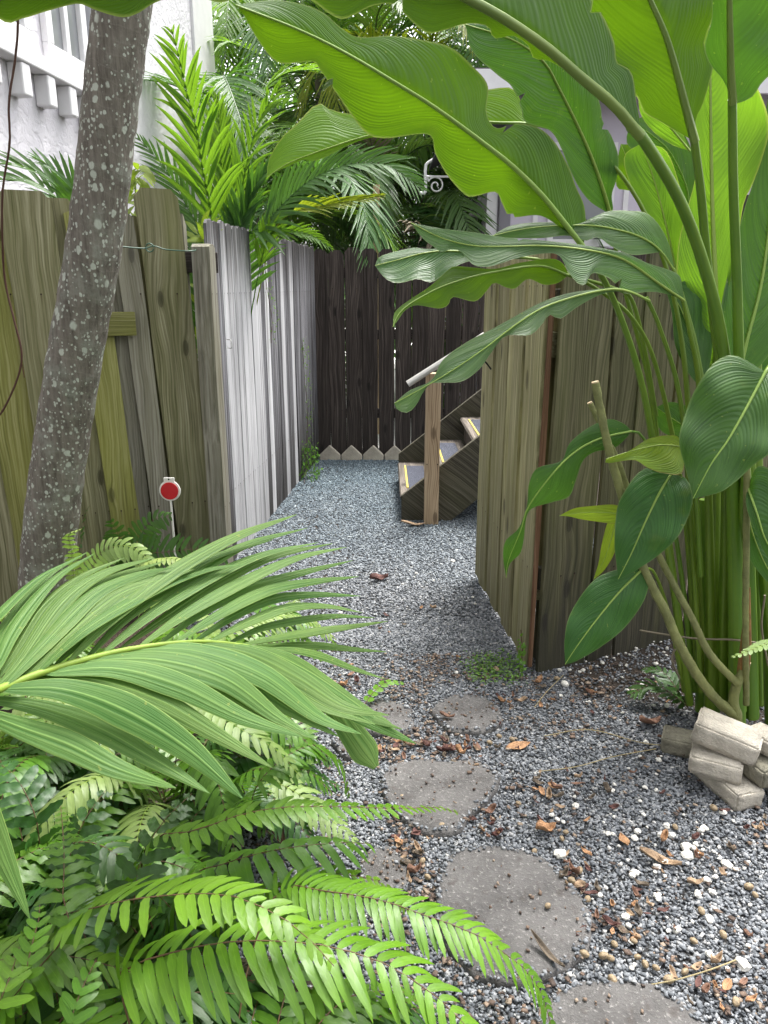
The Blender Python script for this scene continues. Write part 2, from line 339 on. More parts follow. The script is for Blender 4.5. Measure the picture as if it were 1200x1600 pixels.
soilr = n.math('MULTIPLY', n.ramp(n.math('MULTIPLY', d1, .25), [(.655, 0), (.68, 1)]), n.ramp(px_.outputs[0], [(.70, 0), (.78, 1)]))
gc = n.mix(n.math('MAXIMUM', soilm, n.math('MULTIPLY', soilr, .85)), gc, soilc)
yard = n.ramp(n.math('MULTIPLY', px_.outputs[1], .05), [(.352, 0), (.358, 1)])
b1 = n.bump(n.math('SUBTRACT', 1, vo.outputs['Distance']), .9, .01)
pr = n('ShaderNodeBsdfPrincipled', {'Base Color': gc, 'Roughness': .85, 'Normal': b1, 'Specular IOR Level': .2}); n.out(pr.outputs[0])
mb = MB(); mb.grid([[Vector((x, y, 0)) for x in np.linspace(-60, 60, 13)] for y in np.linspace(-60, 60, 13)])
o = struct(mb.build('ground', m))
# pale slab added beyond the back fence to brighten its gaps
mb = MB(); mb.box(-14, 14, 7.25, 30, -.1, .02)
struct(mb.build('gap_light_slab', simple('gap_light_pale', (.62, .61, .58), .8, bump=.2, var=.12)))

# crushed stone: countless chips, one object
def chips(nst, xr, yr, smin, smax, excl=True, ymax_fn=None, zoff=0.0):
    x = np.random.uniform(*xr, nst); y = np.random.uniform(*yr, nst)
    keep = np.ones(nst, bool)
    if excl:
        for _, pl in stone_polys: keep &= ~in_poly(x, y, pl, np.clip(np.random.normal(-.035, .03, len(x)), -.13, 0)) if False else ~in_poly(x + np.random.normal(0, .009, len(x)), y + np.random.normal(0, .009, len(x)), pl, -.03)
    if ymax_fn is not None: keep &= ymax_fn(x, y)
    x = x[keep]; y = y[keep]; k = len(x)
    s = smin + (smax - smin) * np.random.rand(k) ** 1.8
    base = np.array([[a, b, c] for a in (-.5, .5) for b in (-.5, .5) for c in (-.5, .5)], np.float32)
    v = np.tile(base, (k, 1, 1)) * np.random.uniform(.55, 1.25, (k, 8, 1)) + np.random.uniform(-.14, .14, (k, 8, 3))
    v *= s[:, None, None] * np.random.uniform([.8, .6, .4], [1.3, 1.0, .8], (k, 3))[:, None, :]
    a = np.random.uniform(0, 6.28, k); ti = np.random.uniform(-.7, .7, k)
    vy = v[:, :, 1] * np.cos(ti)[:, None] - v[:, :, 2] * np.sin(ti)[:, None]; vz = v[:, :, 1] * np.sin(ti)[:, None] + v[:, :, 2] * np.cos(ti)[:, None]
    vx = v[:, :, 0] * np.cos(a)[:, None] - vy * np.sin(a)[:, None]; vy2 = v[:, :, 0] * np.sin(a)[:, None] + vy * np.cos(a)[:, None]
    z0 = np.random.uniform(.0, .9, k) * .006 + .001 + zoff
    if excl:
        for _, pl in stone_polys: z0 = z0 + in_poly(x, y, pl, 0.0) * .019
    return np.stack([vx + x[:, None], vy2 + y[:, None], vz + z0[:, None]], -1).astype(np.float32)
def chips_obj(name, V, mat):
    k = len(V); me = bpy.data.meshes.new(name)
    q = np.array([(0, 1, 3, 2), (4, 6, 7, 5), (0, 4, 5, 1), (2, 3, 7, 6), (0, 2, 6, 4), (1, 5, 7, 3)], np.int32)
    idx = (q[None] + (np.arange(k) * 8)[:, None, None]).astype(np.int32).ravel()
    me.vertices.add(k * 8); me.vertices.foreach_set('co', V.ravel())
    me.loops.add(len(idx)); me.loops.foreach_set('vertex_index', idx)
    me.polygons.add(k * 6); me.polygons.foreach_set('loop_start', np.arange(0, k * 24, 4, dtype=np.int32))
    me.update(calc_edges=True); me.materials.append(mat)
    o = bpy.data.objects.new(name, me); COL.objects.link(o); return o
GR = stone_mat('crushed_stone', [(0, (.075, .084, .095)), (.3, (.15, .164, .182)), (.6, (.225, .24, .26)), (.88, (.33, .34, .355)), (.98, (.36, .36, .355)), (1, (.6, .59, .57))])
def soilmask(x, y):     # the dark bare corner by the right fence keeps fewer chips
    d = x * .35 + y
    bare = (x > .74) & (d > 2.85)
    return (~bare | (np.random.rand(len(x)) < .22)) & (x > -.35 - .15 * np.random.rand(len(x)) + .0 * y)
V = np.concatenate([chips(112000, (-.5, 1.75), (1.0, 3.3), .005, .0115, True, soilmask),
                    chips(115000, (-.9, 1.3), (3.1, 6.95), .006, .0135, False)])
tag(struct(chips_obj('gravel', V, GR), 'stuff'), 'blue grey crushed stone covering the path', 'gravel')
Vs = []
for _, pl in stone_polys:
    xs = [p[0] for p in pl]; ys = [p[1] for p in pl]
    v_ = chips(60, (min(xs), max(xs)), (min(ys), max(ys)), .004, .010, False, lambda x, y, pl=pl: in_poly(x, y, pl, -.08), .022); Vs.append(v_)
chips_on = np.concatenate(Vs)
# brown mulch crumbs between the stepping stones
MUL = stone_mat('mulch', [(0, (.05, .030, .02)), (.4, (.12, .075, .05)), (.7, (.21, .14, .095)), (1, (.32, .25, .18))], blue=False)
def mulchmask(x, y):
    c = .25 + .0 * x; wgt = np.exp(-((x - .12) / .22) ** 2) * .9 + .12 + .5 * (y > 2.35) * (y < 2.75) * (x < .9) + .35 * (x > .35) * (y < 1.7) * 0.6
    nn = np.array([mnoise.noise(Vector((a * 7, b * 7, 0))) for a, b in zip(x, y)])
    return np.random.rand(len(x)) < np.clip(wgt * (.6 + 1.6 * nn), 0, 1)
V = chips(17000, (-.45, 1.5), (1.05, 2.95), .004, .0155, True, mulchmask, .006); V[:, :, 2] = .004 + (V[:, :, 2] - .004) * .3 + .009
V = np.concatenate([V, chips_on]).astype(np.float32)
tag(struct(chips_obj('leaf_litter', V, MUL), 'stuff'), 'crumbled brown bark and leaf bits scattered over the gravel', 'litter')

# stepping stones
def step_mat():
    m, t = newmat('slate_step'); n = N(t); tc = n('ShaderNodeTexCoord'); p = tc.outputs['Object']
    a = n.noise(p, 7, 6, .65); b = n.noise(p, 90, 4, .7)
    c = n.mix(n.ramp(a, [(.3, 0), (.7, 1)]), (.062, .059, .057), (.135, .129, .125))
    c = n.mix(n.ramp(b, [(.56, 0), (.7, .7)]), c, (.33, .315, .30))
    c = n.mix(n.ramp(n.noise(p, 35, 3), [(.28, .7), (.42, 0)]), c, (.06, .05, .045))
    n.out(n('ShaderNodeBsdfPrincipled', {'Base Color': c, 'Roughness': .8, 'Normal': n.bump(n.math('ADD', b, n.math('MULTIPLY', a, 2)), .9, .008), 'Specular IOR Level': .3}).outputs[0]); return m
SM = step_mat()
for lab, pl in stone_polys:
    cx = sum(p[0] for p in pl) / len(pl); cy = sum(p[1] for p in pl) / len(pl)
    ring = cr([Vector((a, b, 0)) for a, b in pl] + [Vector((*pl[0], 0))], 65)[:-1]
    ring = [p + (p - Vector((cx, cy, 0))).normalized() * mnoise.noise(p * 22) * .008 + (p - Vector((cx, cy, 0))).normalized() * mnoise.noise(p * 60) * .004 for p in ring]
    rows = []
    for s, z in ((1.0, -.02), (1.0, .008), (.985, .017), (.95, .021), (.7, .0225), (.4, .0225), (.08, .0225)):
        rows.append([Vector((cx + (p.x - cx) * s, cy + (p.y - cy) * s, z + (mnoise.noise(p * 9 + Vector((0, 0, s * 3))) * .0035 if s < 1 else 0))) for p in ring + ring[:1]])
    mb = MB(); mb.grid(rows); mb.add(rows[-1][:-1], [tuple(range(64))])
    tag(mb.build('stepping_stone', SM, smooth=True, loc=(cx, cy, 0)), lab, 'stepping stone', 'stepping stones on the gravel path')

# ------------------------------------------------------------------ fences
def board_mesh(wd, hgt, th, top='dog', wav=.004, lean=0., bend=0., seg=14, seed=0, skew=0.):
    """one board: x across, y thickness (front at -y), z up"""
    rows = []
    ear = min(.035, wd * .28)
    cols = [-.5, -.5 + ear / wd, -.17, .17, .5 - ear / wd, .5]
    fr = []; bk = []
    for i in range(seg + 1):
        t = i / seg; r1 = []; r2 = []
        for c in cols:
            z = hgt * t
            if top == 'dog' and i == seg and abs(c) == .5: z -= ear * 1.1
            if top == 'rough' and i == seg: z -= .02 * abs(mnoise.noise(Vector((c * 9, seed * 3.1, 0)))) + .012 * (abs(c) == .5)
            if top == 'slope' and i == seg: z -= (c + .5) * .05
            x = c * wd + lean * t + skew * t * c + (wav * mnoise.noise(Vector((c * 2, t * 3, seed * 7.3))) if True else 0)
            y = bend * math.sin(t * math.pi) * (1) + .004 * mnoise.noise(Vector((c, t * 2, seed * 3.3 + 9)))
            y += min(.006, .02 * wd) * (c * 2) ** 2 * math.sin(seed * 12.9)   # cupping
            r1.append(Vector((x, y - th / 2, z))); r2.append(Vector((x, y + th / 2, z)))
        fr.append(r1); bk.append(r2)
    mb = MB(); mb.grid(fr); mb.grid([r[::-1] for r in bk])
    mb.grid([[b[0], f[0]] for f, b in zip(fr, bk)]); mb.grid([[f[-1], b[-1]] for f, b in zip(fr, bk)])
    mb.grid([fr[-1], bk[-1]]); return mb
def put_board(parent, A, ang, u, wd, hgt, mat, name='board', z0=0., off=0., th=.018, **k):
    """A: fence start; ang: direction; u: distance to the board's centre; off: offset along the normal"""
    d = Vector((math.cos(ang), math.sin(ang), 0)); nrm = Vector((math.sin(ang), -math.cos(ang), 0))
    mb = board_mesh(wd, hgt, th, seed=random.random() * 50, **k)
    o = mb.build(name, mat, None)
    o.parent = parent; o.location = Vector((A[0], A[1], z0)) + d * u + nrm * off - parent.location
    o.rotation_euler.z = ang; return o
def rail(parent, A, ang, u0, u1, z, off, mat, hh=.09, th=.038, name='rail'):
    mb = MB(); mb.box(-.5 * th, .5 * th, -th / 2, th / 2, 0, 1)   # placeholder dims replaced below
    mb = MB(); L = u1 - u0; mb.box(0, L, -th / 2, th / 2, -hh / 2, hh / 2)
    # long axis lies along local z so that the grain follows it
    mb.v = [(v[2], v[1], v[0]) for v in mb.v]
    o = mb.build(name, mat, None, bevel=.003)
    d = Vector((math.cos(ang), math.sin(ang), 0)); nrm = Vector((math.sin(ang), -math.cos(ang), 0))
    o.parent = parent; o.location = Vector((A[0], A[1], z)) + d * u0 + nrm * off - parent.location
    o.rotation_euler = (Matrix.Rotation(ang, 3, 'Z') @ Matrix.Rotation(R(90), 3, 'Y')).to_euler(); return o
def post(parent, x, y, hgt, wd, mat, ang=0, name='post', top='flat'):
    mb = board_mesh(wd, hgt, wd, top=top, wav=.003); o = mb.build(name, mat, None, bevel=.003)
    o.parent = parent; o.location = Vector((x, y, 0)) - parent.location; o.rotation_euler.z = ang; return o

# left fence, facing the camera; each board measured from the picture: (x left, x right) at mid height, top height
A = P(-60, 800, 3.45); A.z = 0; B = P(320, 800, 3.98); B.z = 0
LF = empty('wooden_fence', A, 'weathered greenish board fence with warped boards behind the leaning palm trunk', 'fence')
angL = math.atan2(B.y - A.y, B.x - A.x); lenL = (B - A).length
def uL(px): # along the left fence, as seen at mid height
    d = ray(px, 600); tt = None
    # solve A + s*dir = t*d in xy
    dx, dy = math.cos(angL), math.sin(angL)
    det = dx * (-d.y) - dy * (-d.x)
    return ((-A.x) * (-d.y) - (-A.y) * (-d.x)) / det
for x0, x1, ytop, mat, off, lean, sk, top in (
        (-95, -18, 300, W_LEFT, 0, -.03, 0, 'dog'), (-20, 45, 300, W_LEFTY, 0, -.05, .02, 'dog'), (40, 122, 299, W_LEFT, .024, -.06, .0, 'dog'),
        (100, 158, 310, W_LEFT, 0, -.05, .0, 'dog'), (138, 190, 330, W_LEFTY, .02, -.09, -.01, 'rough'), (178, 212, 330, W_GREY, .0, -.05, 0, 'rough'),
        (208, 244, 331, W_GREY, .026, -.09, .0, 'rough'), (190, 262, 335, W_LEFT, -.03, -.10, 0, 'rough'), (244, 312, 297, W_LEFT, .045, -.10, -.01, 'dog')):
    ua, ub = uL(x0), uL(x1); u = (ua + ub) / 2
    base = A + Vector((math.cos(angL), math.sin(angL), 0)) * u
    ztop = P((x0 + x1) / 2 - 20, ytop, base.y).z
    put_board(LF, A, angL, u - lean / 2, ub - ua - .006, ztop, mat, off=off, lean=lean, top=top, skew=sk, bend=random.uniform(-.01, .012), wav=.012)
ub = uL(216); ua = uL(120); zr = P(190, 507, 3.7).z
rail(LF, A, angL, ua, ub, zr, .06, W_LEFTY, .11, .04)
rail(LF, A, angL, 0, lenL + .12, .45, -.04, W_GREY); rail(LF, A, angL, uL(250), lenL + .16, 1.62, -.045, W_DARK, .1)
# left side panel running back along the path
C0 = Z(352, 893); C1 = Z(497, 716); C0 = Vector((C0.x, C0.y, 0)); C1 = Vector((C1.x, C1.y, 0))
SF = empty('side_fence', C0, 'whitewashed board fence streaked with black mildew, running back along the path', 'fence')
angS = math.atan2(C1.y - C0.y, C1.x - C0.x); LS = (C1 - C0).length; nb = 26; pw = LS / nb
for i in range(nb):
    t = i / nb
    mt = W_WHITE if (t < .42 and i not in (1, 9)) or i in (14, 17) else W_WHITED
    put_board(SF, C0, angS, pw * (i + .5), pw - random.uniform(.002, .007), 1.83 + random.uniform(-.012, .008), mt, off=random.uniform(-.002, .002), top='rough', wav=.004, th=.016)
for z in (.35, 1.0, 1.6): rail(SF, C0, angS, .05, LS, z, -.032, W_DARK)
pp = Z(357, 905); post(SF, pp.x - .03, pp.y + .02, 1.70, .088, W_GREY, angS, top='rough')
pp = Z(340, 893); put_board(SF, (pp.x - .08, pp.y + .06, 0), angS, 0, .04, 1.845, W_GREY, name='edge_board', th=.03, top='slope')
tb = MB(); q = P(358, 537, 3.9); tb.tube([q + Vector((-.01, 0, .02)), q + Vector((.015, -.03, .018)), q + Vector((.018, -.03, -.018)), q + Vector((-.01, 0, -.02))], .002, 6)
METAL = simple('galvanised', (.45, .45, .44), .35, .9); tb.build('staple', METAL, SF, smooth=True, loc=q)
# back fence
D0 = Vector((C1.x - .02, C1.y + .06, 0)); BF = empty('back_fence', D0, 'dark stained board fence closing the end of the path, light showing through its gaps', 'fence')
ub = 0; i = 0
while ub < 2.9:
    wdt = random.choice((.14, .14, .142, .138)); gap = random.choice((.003, .006, .008, .011))
    put_board(BF, D0, 0, ub + wdt / 2, wdt, 1.80 + random.uniform(-.012, .012), W_DARK, z0=.02, off=0, top='dog', wav=.007, lean=random.uniform(-.004, .004), bend=random.uniform(-.004, .004))
    ub += wdt + gap; i += 1
for z in (.4, 1.1, 1.62): rail(BF, D0, 0, 0, 2.9, z, -.032, W_DARK, .085)
for x in (0.04, 1.4, 2.8): post(BF, D0.x + x, D0.y + .1, 1.75, .09, W_DARK)
# right gate, swung open
G0 = Z(742, 905); G1 = Z(822, 1052); G0.z = G1.z = 0
GT = empty('garden_gate', G1, 'open gate of pale yellowish boards standing ajar right of the gravel path', 'gate')
angG = math.atan2(G0.y - G1.y, G0.x - G1.x); LG = (G0 - G1).length
gw = [.17, .13, .17, .125, .15, .14, .16, .14]; s = sum(gw); u = 0
for k_, g in enumerate(gw):
    g = g / s * LG
    put_board(GT, G1, angG, u + g / 2, g - .010, 1.60 + random.uniform(-.006, .01), W_GATE, z0=.035, off=.009 * (k_ % 2), top='rough', wav=.006, th=.018); u += g
for z in (.35, 1.3): rail(GT, G1, angG, .03, LG - .03, z, .035, W_GATE)
put_board(GT, G1 + Vector((.012, -.006, 0)), angG + R(90), 0, .016, 1.6, W_CUT, name='edge_board', z0=.035, th=.012, top='flat')
q = P(778, 560, 3.6); tb = MB(); tb.tube([q + Vector((-.06, 0, .06)), q + Vector((-.075, 0, .03)), q + Vector((-.07, 0, 0)), q + Vector((-.045, 0, -.03)), q + Vector((-.03, 0, -.05))], .004, 6)
tb.build('hook', simple('black_iron', (.02, .02, .02), .5, .5), GT, smooth=True, loc=q)
# right fence
E0 = Z(838, 1052); E1 = Z(1062, 995); E0.z = E1.z = 0
RFn = empty('garden_fence', E0, 'grey brown board fence behind the tall broad leaved plant', 'fence')
angR = math.atan2(E1.y - E0.y, E1.x - E0.x); dirR = Vector((math.cos(angR), math.sin(angR), 0))
u = 0; k_ = 0
while u < 2.6:
    wdt = (.235, .13, .19, .19)[k_] if k_ < 4 else random.choice((.19, .2, .14)); hh = 1.60 if u < .25 else (1.66 if u < .34 else 1.84)
    put_board(RFn, E0, angR, u + wdt / 2, wdt, hh, W_RIGHT, z0=0.0, off=.004 * (k_ % 3), top='dog', wav=.012, lean=random.uniform(-.015, .015)); u += wdt + random.choice((.007, .012, .014)); k_ += 1
for z in (.4, 1.45): rail(RFn, E0, angR, .0, 2.6, z, -.032, W_RIGHT)
post(RFn, E0.x + .07, E0.y + .11, 1.58, .09, W_RIGHT, angR)

# ------------------------------------------------------------------ stairs
SX, SY0, SY1 = .116, 4.93, 5.98
ST_ = empty('wooden_stairs', (SX, SY0, 0), 'short dark wooden stairs rising right behind the open gate', 'stairs')
rise, run = .18, .242; NS = 6
for yy, nm in ((SY0, 'stringer'), (SY1, 'stringer')):
    sl_ = .80; Xe = SX + run * NS
    poly = [(SX, 0), (SX + .33, 0), (Xe, sl_ * (Xe - SX) - .19), (Xe, .175 + sl_ * (Xe - SX)), (SX, .175)]
    if nm and yy == SY1: poly = [(x, z + (.06 if z > .05 else 0)) for x, z in poly]
    # rotate so the grain (local z) runs along the slope
    a = math.atan(sl_); mb = MB()
    mb.prism([(x - SX, z) for x, z in poly], -.02, .02, None)
    Rm = Matrix.Rotation(-(R(90) - a), 4, 'Y')
    mb.v = [tuple(Rm.inverted() @ Vector((v[0], -v[2], v[1]))) for v in mb.v]
    o = mb.build('stringer', W_STAIR, None, bevel=.004); o.parent = ST_; o.location = (0, yy - SY0, 0); o.rotation_euler = Rm.to_euler()
GRIP = simple('grip_pad', (.05, .055, .075), .9, bump=.8, bscale=300, var=.2, vscale=30)
YEL = simple('yellow_strip', (.44, .35, .07), .6)
for i in range(NS):
    x0 = SX + run * i - .004; zt = .17 + rise * i
    mb = MB(); L = SY1 - SY0 - .05
    rows = []
    prof = [(0.03, -.036), (.004, -.034), (-.004, -.018), (.003, -.003), (.02, 0), (.15, .001), (run + .01, 0), (run + .01, -.036), (.03, -.036)]
    rows = [[Vector((px, -pz, (0 if k == 0 else L))) for px, pz in prof] for k in (0, 1)]
    mb.grid(rows)
    o = mb.build('tread', W_TREAD, None); o.parent = ST_; o.location = (x0 - SX, .025, zt); o.rotation_euler = (R(-90), 0, 0)
    for nm, (xa, xb, h0, h1), mt in (('grip_pad', (.06, .19, .0005, .004), GRIP), ('yellow_strip', (.045, .058, .0012, .0065), YEL)):
        b = MB(); b.box(xa, xb, .18, .86, h0, h1); ob = b.build(nm, mt, None); ob.parent = o
        ob.matrix_parent_inverse = Matrix.Identity(4); ob.rotation_euler = (R(90), 0, 0)
    b = MB(); b.box(.0, .018, .025, L, -.142, -.001); ob = b.build('riser', W_TREAD, None); ob.parent = ST_; ob.location = (run * i + .03 - .004 , 0, zt - .037 + .001 if i else zt - .037)
    if i == 0: ob.scale = (1, 1, .9)
pb = P(672, 815, 4.88); post(ST_, pb.x + .004, 4.865, .985, .092, W_POST, name='newel_post')
PIPE = simple('aluminium_tube', (.62, .60, .57), .38, .75, var=.1)
a = P(637, 600, 4.78); b = P(768, 517, 4.80); dd = b - a
mb = MB(); mb.tube([a, b, a + dd * 2.4], .021, 16, seg=6, cap=False)
mb.tube([a, a + dd * .3], .0175, 16, seg=3, cap=False)
HRo = mb.build('handrail', PIPE, ST_, smooth=True, loc=a)
q = P(776, 508, 4.75); mb = MB(); mb.tube([q + Vector((-.0, 0, -.05)), q + Vector((-.02, 0, .0)), q + Vector((0, 0, .03)), q + Vector((.04, 0, .03)), q + Vector((.06, 0, .0)), q + Vector((.05, 0, -.03))], .007, 8)
mb.build('bracket', METAL, HRo, smooth=True, loc=None).location = -Vector(a)
post(ST_, SX + run * NS - .05, SY0 + .06, .82 + .175, .09, W_STAIR, name='support_post')

# ------------------------------------------------------------------ pointed edging blocks
CONC = simple('concrete_block', (.36, .33, .27), .85, bump=.5, bscale=120, var=.2, vscale=14)
for i, (x0, x1) in enumerate(((499, 532), (533, 565.5), (567, 599.5), (600.5, 633))):
    a = P(x0, 717, 6.80); b = P(x1, 717, 6.80); wd = b.x - a.x; mb = MB()
    poly = [(-wd / 2, -.03), (wd / 2, -.03), (wd / 2, .045), (.0, .045 + wd * .47), (-wd / 2, .045)]
    M4 = Matrix.Rotation(R(90), 4, 'X'); mb.prism(poly, -.035, .035, M4)
    o = mb.build('edging_block', CONC, None, bevel=.01); o.location = ((a.x + b.x) / 2, 6.82, 0); o.rotation_euler = (R(-6), 0, R(random.uniform(-3, 3)))
    tag(o, ['pointed concrete edging block against the white side fence', 'pointed edging block second from the white side fence', 'pointed edging block second from the stairs', 'pointed edging block touching the foot of the stairs'][i], 'edging block', 'pointed blocks along the back fence')

# ------------------------------------------------------------------ reflector on a stake
q = P(265, 767, 3.62); g = Vector((q.x, q.y, 0))
RE = empty('reflector_stake', g, 'round red reflector in a white frame on a stake by the left fence', 'reflector')
WH = simple('white_plastic', (.72, .70, .64), .5); M4 = Matrix.Rotation(R(90), 4, 'X')
def disc(mb, r, y0, y1, cx=0, cz=0, n=32, sq=1.):
    mb.prism([(cx + r * math.cos(2 * math.pi * k / n), cz + sq * r * math.sin(2 * math.pi * k / n)) for k in range(n)], -y1, -y0, M4)
mb = MB(); disc(mb, .052, 0, .012); mb.box(-.026, .026, .0005, .0115, .03, .066); o = mb.build('frame', WH, None, bevel=.003); o.parent = RE; o.location = (0, 0, q.z)
mb = MB(); disc(mb, .043, -.006, .001); o = mb.build('red_lens', simple('red_lens', (.55, .010, .014), .35, bump=.5, bscale=500), None, bevel=.002); o.parent = RE; o.location = (0, 0, q.z)
mb = MB(); disc(mb, .004, -.0025, .002, 0, .058, 12); o = mb.build('hole', simple('black', (.01, .01, .01), .6), None); o.parent = RE; o.location = (0, 0, q.z)
mb = MB(); mb.tube([Vector((0, .006, -.02)), Vector((0, .006, q.z - .05))], .0055, 8, seg=2); o = mb.build('stake', WH, None); o.parent = RE

# ------------------------------------------------------------------ leaning palm trunk
def trunk_mat():
    m, t = newmat('palm_bark'); n = N(t); tc = n('ShaderNodeTexCoord'); uv = tc.outputs['UV']; p = tc.outputs['Object']
    s = n('ShaderNodeSeparateXYZ', {0: uv})
    ringv = n('ShaderNodeCombineXYZ', {0: n.math('MULTIPLY', s.outputs[0], .6), 1: n.math('ADD', n.math('MULTIPLY', s.outputs[1], 14), n.math('MULTIPLY', n.noise(p, 4, 3), 2.2))}).outputs[0]
    ring = n('ShaderNodeTexWave', {'Vector': ringv, 'Scale': .5, 'Distortion': 1.2, 'Detail': 3, 'Detail Scale': 3}, bands_direction='Y').outputs['Fac']
    rl = n.ramp(ring, [(.0, 1), (.07, 0)])
    fib = n.noise(n.mapping(p, (50, 50, 5)), 1, 5, .7); gen = n.noise(p, 8, 6, .7)
    col = n.mix(n.ramp(fib, [(.3, 0), (.7, 1)]), (.075, .066, .052), (.20, .18, .15))
    col = n.mix(n.ramp(gen, [(.5, 0), (.66, .55)]), col, (.26, .28, .23))
    col = n.mix(n.math('MULTIPLY', n.math('MULTIPLY', rl, gen), .22), col, (.26, .24, .21))
    sx = n('ShaderNodeSeparateXYZ', {0: p})
    for sc, r0 in ((26, .24), (52, .26), (15, .16), (85, .3)):
        ds = n('ShaderNodeVectorMath', {0: p, 1: n('ShaderNodeVectorMath', {0: n('ShaderNodeTexNoise', {'Vector': p, 'Scale': 60.}).outputs['Color'], 'Scale': .012}, operation='SCALE').outputs[0]}, operation='ADD').outputs[0]
        v = n('ShaderNodeTexVoronoi', {'Vector': n.mapping(ds, (1, 1, .8)), 'Scale': sc, 'Randomness': 1})
        sel = n.ramp(n('ShaderNodeSeparateXYZ', {0: v.outputs['Color']}).outputs[0], [(.70, 0), (.72, 1)])
        d = n.ramp(v.outputs['Distance'], [(r0, 1), (r0 + .08, 0)])
        col = n.mix(n.math('MULTIPLY', n.math('MULTIPLY', sel, d), .85), col, (.42, .45, .38))
    side = n.ramp(n.math('ADD', n.math('MULTIPLY', sx.outputs[0], -1), n.math('MULTIPLY', gen, .3)), [(.0, 0), (1, 1)])
    b = n.bump(n.math('ADD', n.math('ADD', fib, gen), n.math('MULTIPLY', rl, .05)), 1.0, .009)
    n.out(n('ShaderNodeBsdfPrincipled', {'Base Color': col, 'Roughness': .85, 'Normal': b, 'Specular IOR Level': .2}).outputs[0]); return m
tp = [(72, 930, 3.05), (82, 800, 3.03), (98, 680, 3.02), (120, 540, 3.0), (140, 430, 2.98), (158, 300, 2.97), (172, 170, 2.96), (186, 50, 2.95), (200, -80, 2.95)]
pts = [P(*a) for a in tp]; g = Vector((pts[0].x - .01, pts[0].y, -.03)); pts = [g] + pts
pts += [pts[-1] + Vector((.05, 0, .5)), pts[-1] + Vector((.11, 0, 1.2)), pts[-1] + Vector((.15, 0, 1.9))]
PT = empty('palm_tree', g, 'leaning grey palm trunk blotched with pale lichen in front of the left fence', 'palm tree')
def rt(t): return .112 - .018 * min(1, t * 2.2) + .05 * max(0, .06 - t) / .06 + .0016 * math.sin(t * 190)
mb = MB(); mb.tube(pts, rt, 28, seg=150, wob=.035); mb.build('trunk', trunk_mat(), PT, smooth=True, loc=g)

# ------------------------------------------------------------------ pinnate leaves (palm fronds, fern fronds)
def pinnate(mb, pts, n, length, width, ang=R(60), droop=.3, up=Vector((0, 0, 1)), seg=4, lift=.0, fold=.25, jit=.08, start=.12, rad=.002, prof=None, taper=True, sickle=.0, curl=.0, asym=0., wave=0., mbr=None, tipang=.35, twist=0., strap=False):
    K = 60; pp = cr(pts, K); ph = random.random() * 9
    for i in range(n):
        t = start + (1 - start) * (i + .5) / n
        k = t * (K - 1); k0 = min(K - 2, int(k)); p = pp[k0].lerp(pp[k0 + 1], k - k0)
        T = (pp[min(K - 1, k0 + 2)] - pp[max(0, k0 - 1)]).normalized()
        U = (up - T * up.dot(T)).normalized(); S = T.cross(U)
        L0 = length * (prof(t) if prof else math.sin(math.pi * min(1, .18 + .82 * t) ** 1.1) ** .55)
        for sd_ in (-1, 1):
            a = ang * (1 - tipang * t) + random.uniform(-jit, jit)
            L = L0 * random.uniform(.88, 1.08) * (1 + asym * sd_)
            if L < .004 or (strap and random.random() < .025): continue
            if strap and random.random() < .08: L *= random.uniform(.4, .8)
            D = (S * sd_ * math.sin(a) + T * math.cos(a) + U * (lift + random.uniform(-jit, jit))).normalized()
            Wd = (T - D * T.dot(D)).normalized(); Nn = D.cross(Wd).normalized() * sd_
            if twist:
                Mx = Matrix.Rotation(twist * sd_ + random.uniform(-jit, jit) * 2, 3, D); Wd = Mx @ Wd; Nn = Mx @ Nn
            rows = []; uvs = []; dr = droop * random.uniform(.6, 1.4)
            for j in range(seg + 1):
                s = j / seg
                wdt = width * (L / length) ** .5 * (math.sin(math.pi * min(1, (s * .86 + .14)) ** .8) ** .7 if taper else 1) * .5
                if strap: wdt = width * .5 * (L / length) ** .4 * min(1, .45 + s * 4) * max(0, 1 - s ** 5.5) ** .8 * (1 + .07 * math.sin(s * 23 + i * 1.7))
                if s == 1: wdt = width * .02
                c = p + D * (s * L) + Vector((0, 0, -1)) * dr * L * s * s + Wd * sickle * L * s * s - Nn * curl * L * s * s
                wv = wave * math.sin(s * 17 + ph + i) * wdt
                rows.append([c - Wd * wdt + Nn * (fold * wdt + wv), c, c + Wd * wdt + Nn * (fold * wdt - wv)])
                uvs.append([(0, s), (.5, s), (1, s)])
            mb.grid(rows, uvs)
    (mbr or mb).tube(pts, (rad, rad * .35), 5, seg=24, cap=False)

# ferns -------------------------------------------------------------
FE = {}
def fern(key, x, y, label):
    FE[key] = empty('fern', (x, y, 0), label, 'fern', 'sword ferns in the left bed' if x < .3 else None); return FE[key]
def frond(key, pts, mat, n=30, L=.075, W=.016, sp=1.12, **k):
    q_ = cr(pts, 30); n = max(6, int(sum((q_[i + 1] - q_[i]).length for i in range(29)) * (1 - k.get('start', .15)) / (W * sp)))
    f = FE[key]; c = Vector(f.location)
    mb = MB(); mr = MB()
    kk = dict(ang=R(78), droop=.35, seg=8, fold=.13, jit=.07, strap=True, rad=.0022, sickle=.10, start=.15); kk.update(k)
    pinnate(mb, pts, n, L, W, mbr=mr, **kk)
    o = mb.build('frond', mat, f, smooth=True, loc=c); r = mr.build('rachis', RACH if mat is not FERNP else RACHG, None, smooth=True, loc=c); r.parent = o; r.location = (0, 0, 0)
    return o
def rootto(key, pts):   # the stalk goes down to its crown on the ground
    c = Vector(FE[key].location); a = pts[0]; d = (pts[0] - pts[1]).normalized()
    mid_ = a.lerp(c, .5) + Vector((0, 0, .12 * a.z)) + d * .05
    return [c, mid_] + pts
